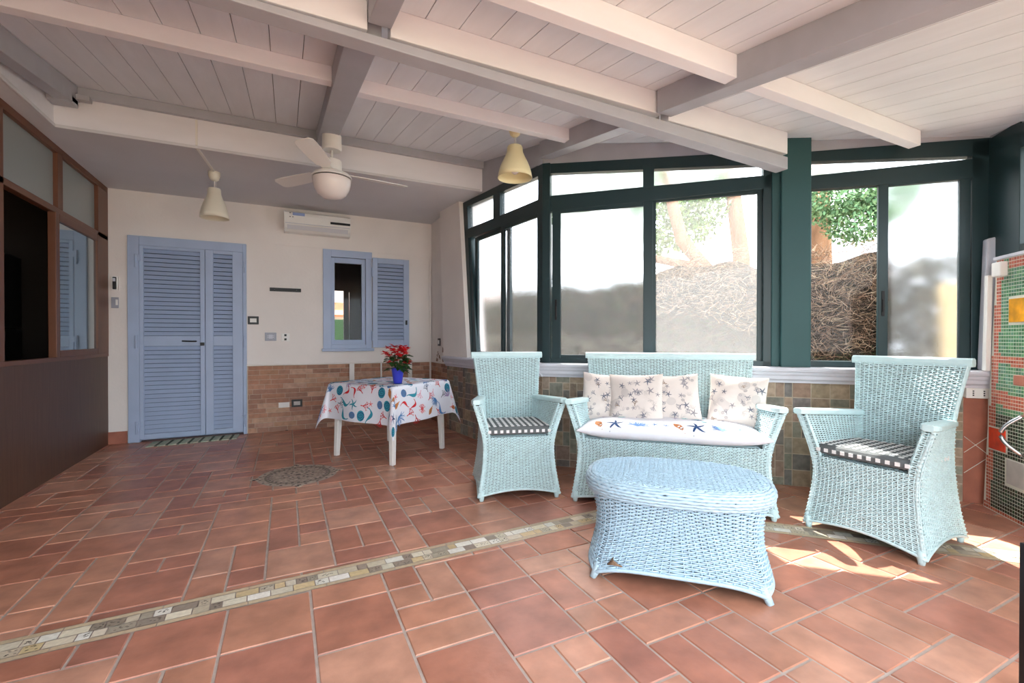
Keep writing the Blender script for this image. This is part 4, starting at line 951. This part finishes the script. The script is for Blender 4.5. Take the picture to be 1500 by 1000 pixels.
# poinsettia
px_,py_=.93,4.30
po=tag(empty('potted_poinsettia',(px_,py_,TZ+.0012)),'red poinsettia in a cobalt blue pot on the printed tablecloth','potted plant')
g=MB(); g.lathe([(0,0),(.036,0),(.040,.01),(.058,.14),(.061,.148),(.055,.145),(.05,.12),(0,.12)],(0,0,0),28); g.build('pot','pot',po,smooth=True)
g=MB(); 
for k in range(9):
    a=k*.7; g.tube([(.01*math.cos(a),.01*math.sin(a),.10),(.04*math.cos(a),.04*math.sin(a),.2),(.09*math.cos(a),.09*math.sin(a),.28)],.003,5)
g.build('stems','leaf',po)
def leafset(n,rmax,zlo,zhi,L,Wd,m,name,seed,up=.3):
    rs=random.Random(seed); g=MB()
    for k in range(n):
        a=rs.random()*2*PI; rr=rmax*math.sqrt(rs.random()); z=rs.uniform(zlo,zhi)-.0*rr; l=L*rs.uniform(.7,1.2); wd=Wd*rs.uniform(.7,1.2); da=a+rs.uniform(-1,1); tl=rs.uniform(-.5,up)
        c=Vector((rr*math.cos(a),rr*math.sin(a),z)); d=Vector((math.cos(da),math.sin(da),tl)).normalized(); s_=d.cross(Vector((0,0,1))).normalized(); nn=s_.cross(d)
        pts=[c,c+d*l*.3+s_*wd+nn*.004,c+d*l*.65+s_*wd*.8,c+d*l-nn*.01,c+d*l*.65-s_*wd*.8,c+d*l*.3-s_*wd+nn*.004,c+d*l*.45-nn*.004]
        g.add(pts,[(0,6,1),(1,6,2),(2,6,3),(3,6,4),(4,6,5),(5,6,0)],0)
    g.build(name,m,po)
leafset(70,.09,.13,.27,.085,.022,'leaf','green_leaves',4,up=.2)
rs_=random.Random(9); g=MB()
for hd in range(36):          # flower heads
    a=rs_.random()*6.28; rr=.115*math.sqrt(rs_.random()); hz=.365-.6*rr+rs_.uniform(-.05,.03) if hd%4 else .22+rs_.uniform(-.03,.04)
    c=Vector((rr*math.cos(a),rr*math.sin(a),hz))
    for k in range(8):
        b=k*PI/4+rs_.random(); d=Vector((math.cos(b),math.sin(b),rs_.uniform(-.3,.5))).normalized(); s_=d.cross(Vector((0,0,1))).normalized(); l=rs_.uniform(.04,.062); wd=.017
        g.add([c,c+d*l*.4+s_*wd,c+d*l,c+d*l*.4-s_*wd,c+d*l*.45+Vector((0,0,.004))],[(0,4,1),(1,4,2),(2,4,3),(3,4,0)],0)
g.build('red_bracts','red',po)
# ------------------------------------------------------------------ doormat
g=MB(); ang=0
cs=[(-1.31,5.83),(-.52,5.95),(-.50,6.17),(-1.30,6.12)]
x0,y0=-1.30,5.86; n=34; 
for i in range(n):
    a,b_=i/n,(i+1)/n; k=i%4
    col=srgb(190,200,180) if k in(0,1) else srgb(206,206,188)
    if i%4==3: col=srgb(96,104,92)
    A_=(-1.30+.80*a,5.87+.05*a); B_=(-1.30+.80*b_,5.87+.05*b_); D_=(-1.29+.80*a,6.13+.04*a); E_=(-1.29+.80*b_,6.13+.04*b_); z=.008+.002*(k%2)
    g.hexa([(*A_,.001),(*B_,.001),(*E_,.001),(*D_,.001),(*A_,z),(*B_,z),(*E_,z),(*D_,z)],0,jit(col,.06))
o=g.build('doormat','mat_green',col=True); tag(o,'striped grey green cotton doormat in front of the blue door','doormat')
# dark door edge close to the camera on the right
g=MB(); g.box((2.075,.565,.24),(.035,.03,.48),rz=R(-26)); o=g.build('door_stop_post','black',bevel=.003); tag(o,'dark upright post edge at the far right of the picture near the camera','post')
# ------------------------------------------------------------------ garden
g=MB(); g.b2((-12,-14,-.35),(26,26,-.20)); struct(g.build('ground','earth'))
rs=np.random.RandomState(12)
ho=np.array([4.82,3.64]); hd_=np.array([-.727,.687]); hn=np.array([-.687,-.727])
def hp(t,d): return ho+hd_*t+hn*d if t<=3 else ho+hd_*3+np.array([-.10,.99])*(t-3)+(hn*max(0,1-(t-3)*1.5)+np.array([-1,-.1])*min(1,(t-3)*1.5))*d
def patch(t,z): return .62+.5*(.5+.5*math.sin(2.6*t+.6*math.sin(3*z)))*(.5+.5*math.cos(2.2*z+1.7*t))
def htop(t): return 2.10-.10*max(0,t)+.05*math.sin(3*t)+.03*math.sin(9*t+1)
g=MB(); P=[]
for i in range(60):
    t=-1.5+i*.11; row=[]
    for j in range(21):
        z=-.2+(htop(t)+.12)*j/20; d=.08*math.sin(2.3*t+z*3)+.05*rs.randn()-.0; q=hp(t,d-.15*(j/20)**3); row.append((q[0],q[1],z))
    q=hp(t,-.5); row.append((q[0],q[1],htop(t)-.15)); row.append((q[0],q[1],-.2)); P.append(row)
g.grid(P,0); hg=g.build('garden_hedge','hedge',smooth=True); tag(hg,'dry brown garden hedge outside the veranda windows','hedge')
g=MB(); TWC=[srgb(168,144,120),srgb(140,116,96),srgb(96,78,66),srgb(190,170,146),srgb(70,58,50),srgb(124,100,84)]
GRN=[srgb(70,92,58),srgb(52,72,46),srgb(94,110,70)]
for k in range(23000):
    t=rs.uniform(-1.5,4.95); zt_=htop(t); z=-.1+(zt_+.12)*rs.rand()**.7; d=.02+.20*rs.rand(); q=hp(t,d)
    l=rs.uniform(.06,.24); th_=rs.rand()*2*PI; el=rs.uniform(-.3,1.2); dr=np.array([math.cos(th_)*math.cos(el),math.sin(th_)*math.cos(el),math.sin(el)*.9-.2*rs.rand()])
    p0=np.array([q[0],q[1],z]); p1=p0+dr*l*.5+rs.randn(3)*.02; p2=p0+dr*l+rs.randn(3)*.03
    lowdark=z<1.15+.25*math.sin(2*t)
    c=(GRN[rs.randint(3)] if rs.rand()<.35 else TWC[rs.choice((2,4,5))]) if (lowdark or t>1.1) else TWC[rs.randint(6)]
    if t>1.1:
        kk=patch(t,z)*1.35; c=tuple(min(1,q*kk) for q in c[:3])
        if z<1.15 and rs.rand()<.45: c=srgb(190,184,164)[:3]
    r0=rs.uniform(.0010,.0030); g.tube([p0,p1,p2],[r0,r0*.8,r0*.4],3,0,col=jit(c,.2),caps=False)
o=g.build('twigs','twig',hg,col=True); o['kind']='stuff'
def tree(name,base,trunks,blobs,nleaf,label,seed,size=.07,tones=None):
    root=tag(empty(name,base),label,'tree'); rs=np.random.RandomState(seed)
    g=MB()
    for pts,r0,r1 in trunks: g.tube(pts,np.linspace(r0,r1,len(pts)),10)
    g.build('trunk','trunk',root,smooth=True)
    g=MB(); tones=tones or [srgb(96,128,72),srgb(120,150,90),srgb(78,108,60),srgb(140,164,104)]
    tot=sum(b[1]**2 for b in blobs)
    for c,r in blobs:
        for k in range(int(nleaf*r*r/tot)):
            v=rs.randn(3); v/=np.linalg.norm(v); p=np.array(c)+v*r*rs.uniform(.55,1.05)*np.array([1,1,.8]); a=rs.randn(3); a/=np.linalg.norm(a); b=np.cross(a,rs.randn(3)); b/=np.linalg.norm(b); s_=size*rs.uniform(.6,1.2)
            g.add([p-a*s_,p+b*s_*.5,p+a*s_,p-b*s_*.5],[(0,1,2,3)],0,jit(tones[rs.randint(len(tones))],.15))
    g.build('foliage','foliage',root,col=True); return root
tree('garden_tree',(6.35,4.85,-.2),[([(0,0,0),(.05,-.03,1.5),(.02,0,2.6),(-.08,.1,3.8),(0,.3,5.2)],.15,.09)],[((-.2,.5,5.0),.9),((.9,-.2,5.4),.9)],1500,'tree with a bare pinkish brown upright trunk behind the middle window',21)
tree('garden_tree',(5.50,4.35,-.2),[([(0,0,0),(-.05,.05,1.9),(-.20,.25,2.3),(-.42,.47,2.72),(-.50,.56,3.2),(-.62,.7,4.2)],.12,.07),([(-.2,.25,2.3),(-.9,.75,2.5),(-1.5,1.2,2.9)],.07,.03)],[((.52,.92,3.40),.42),((.25,.85,3.0),.30),((.05,.95,3.35),.42),((-.35,1.1,3.15),.5),((-.5,.9,2.75),.25),((-.9,1.0,3.7),.6),((-1.7,1.5,3.3),.5),((.25,.7,3.7),.4),((-.1,.75,2.75),.18)],6500,'leafy tree with a forked leaning trunk behind the middle window',22,.045)
tree('garden_tree',(6.9,4.0,-.2),[([(0,0,0),(.02,0,2),(0,0,3.3),(-.1,0,4.6)],.2,.12)],[((-.75,-.6,3.10),.42),((-.62,-.80,2.75),.36),((-.4,-1.05,2.95),.34),((-.5,-1.3,3.05),.2),((-.55,-1.15,2.75),.14)],6500,'green leafy tree above the hedge behind the right window',23,.032,[srgb(104,140,98),srgb(124,156,112),srgb(84,118,82),srgb(142,172,126)])
g=MB(); g.hexa([(5.28,1.98,-.2),(5.9,1.2,-.2),(6.0,1.28,-.2),(5.38,2.06,-.2),(5.28,1.98,1.62),(5.9,1.2,1.62),(6.0,1.28,1.62),(5.38,2.06,1.62)]); o=g.build('garden_pillar','ochre'); tag(o,'ochre garden wall end blurred behind the frosted right window','garden wall')

tree('garden_bush',(5.72,2.22,-.2),[([(0,0,0),(0,.03,.8)],.05,.03)],[((0,0,1.9),.34),((.05,.05,1.5),.40),((-.03,0,1.0),.42),((0,0,.5),.42)],5000,'dark bush blurred behind the frosted right window',26,.05,[srgb(84,84,76),srgb(66,66,60),srgb(104,100,88)])
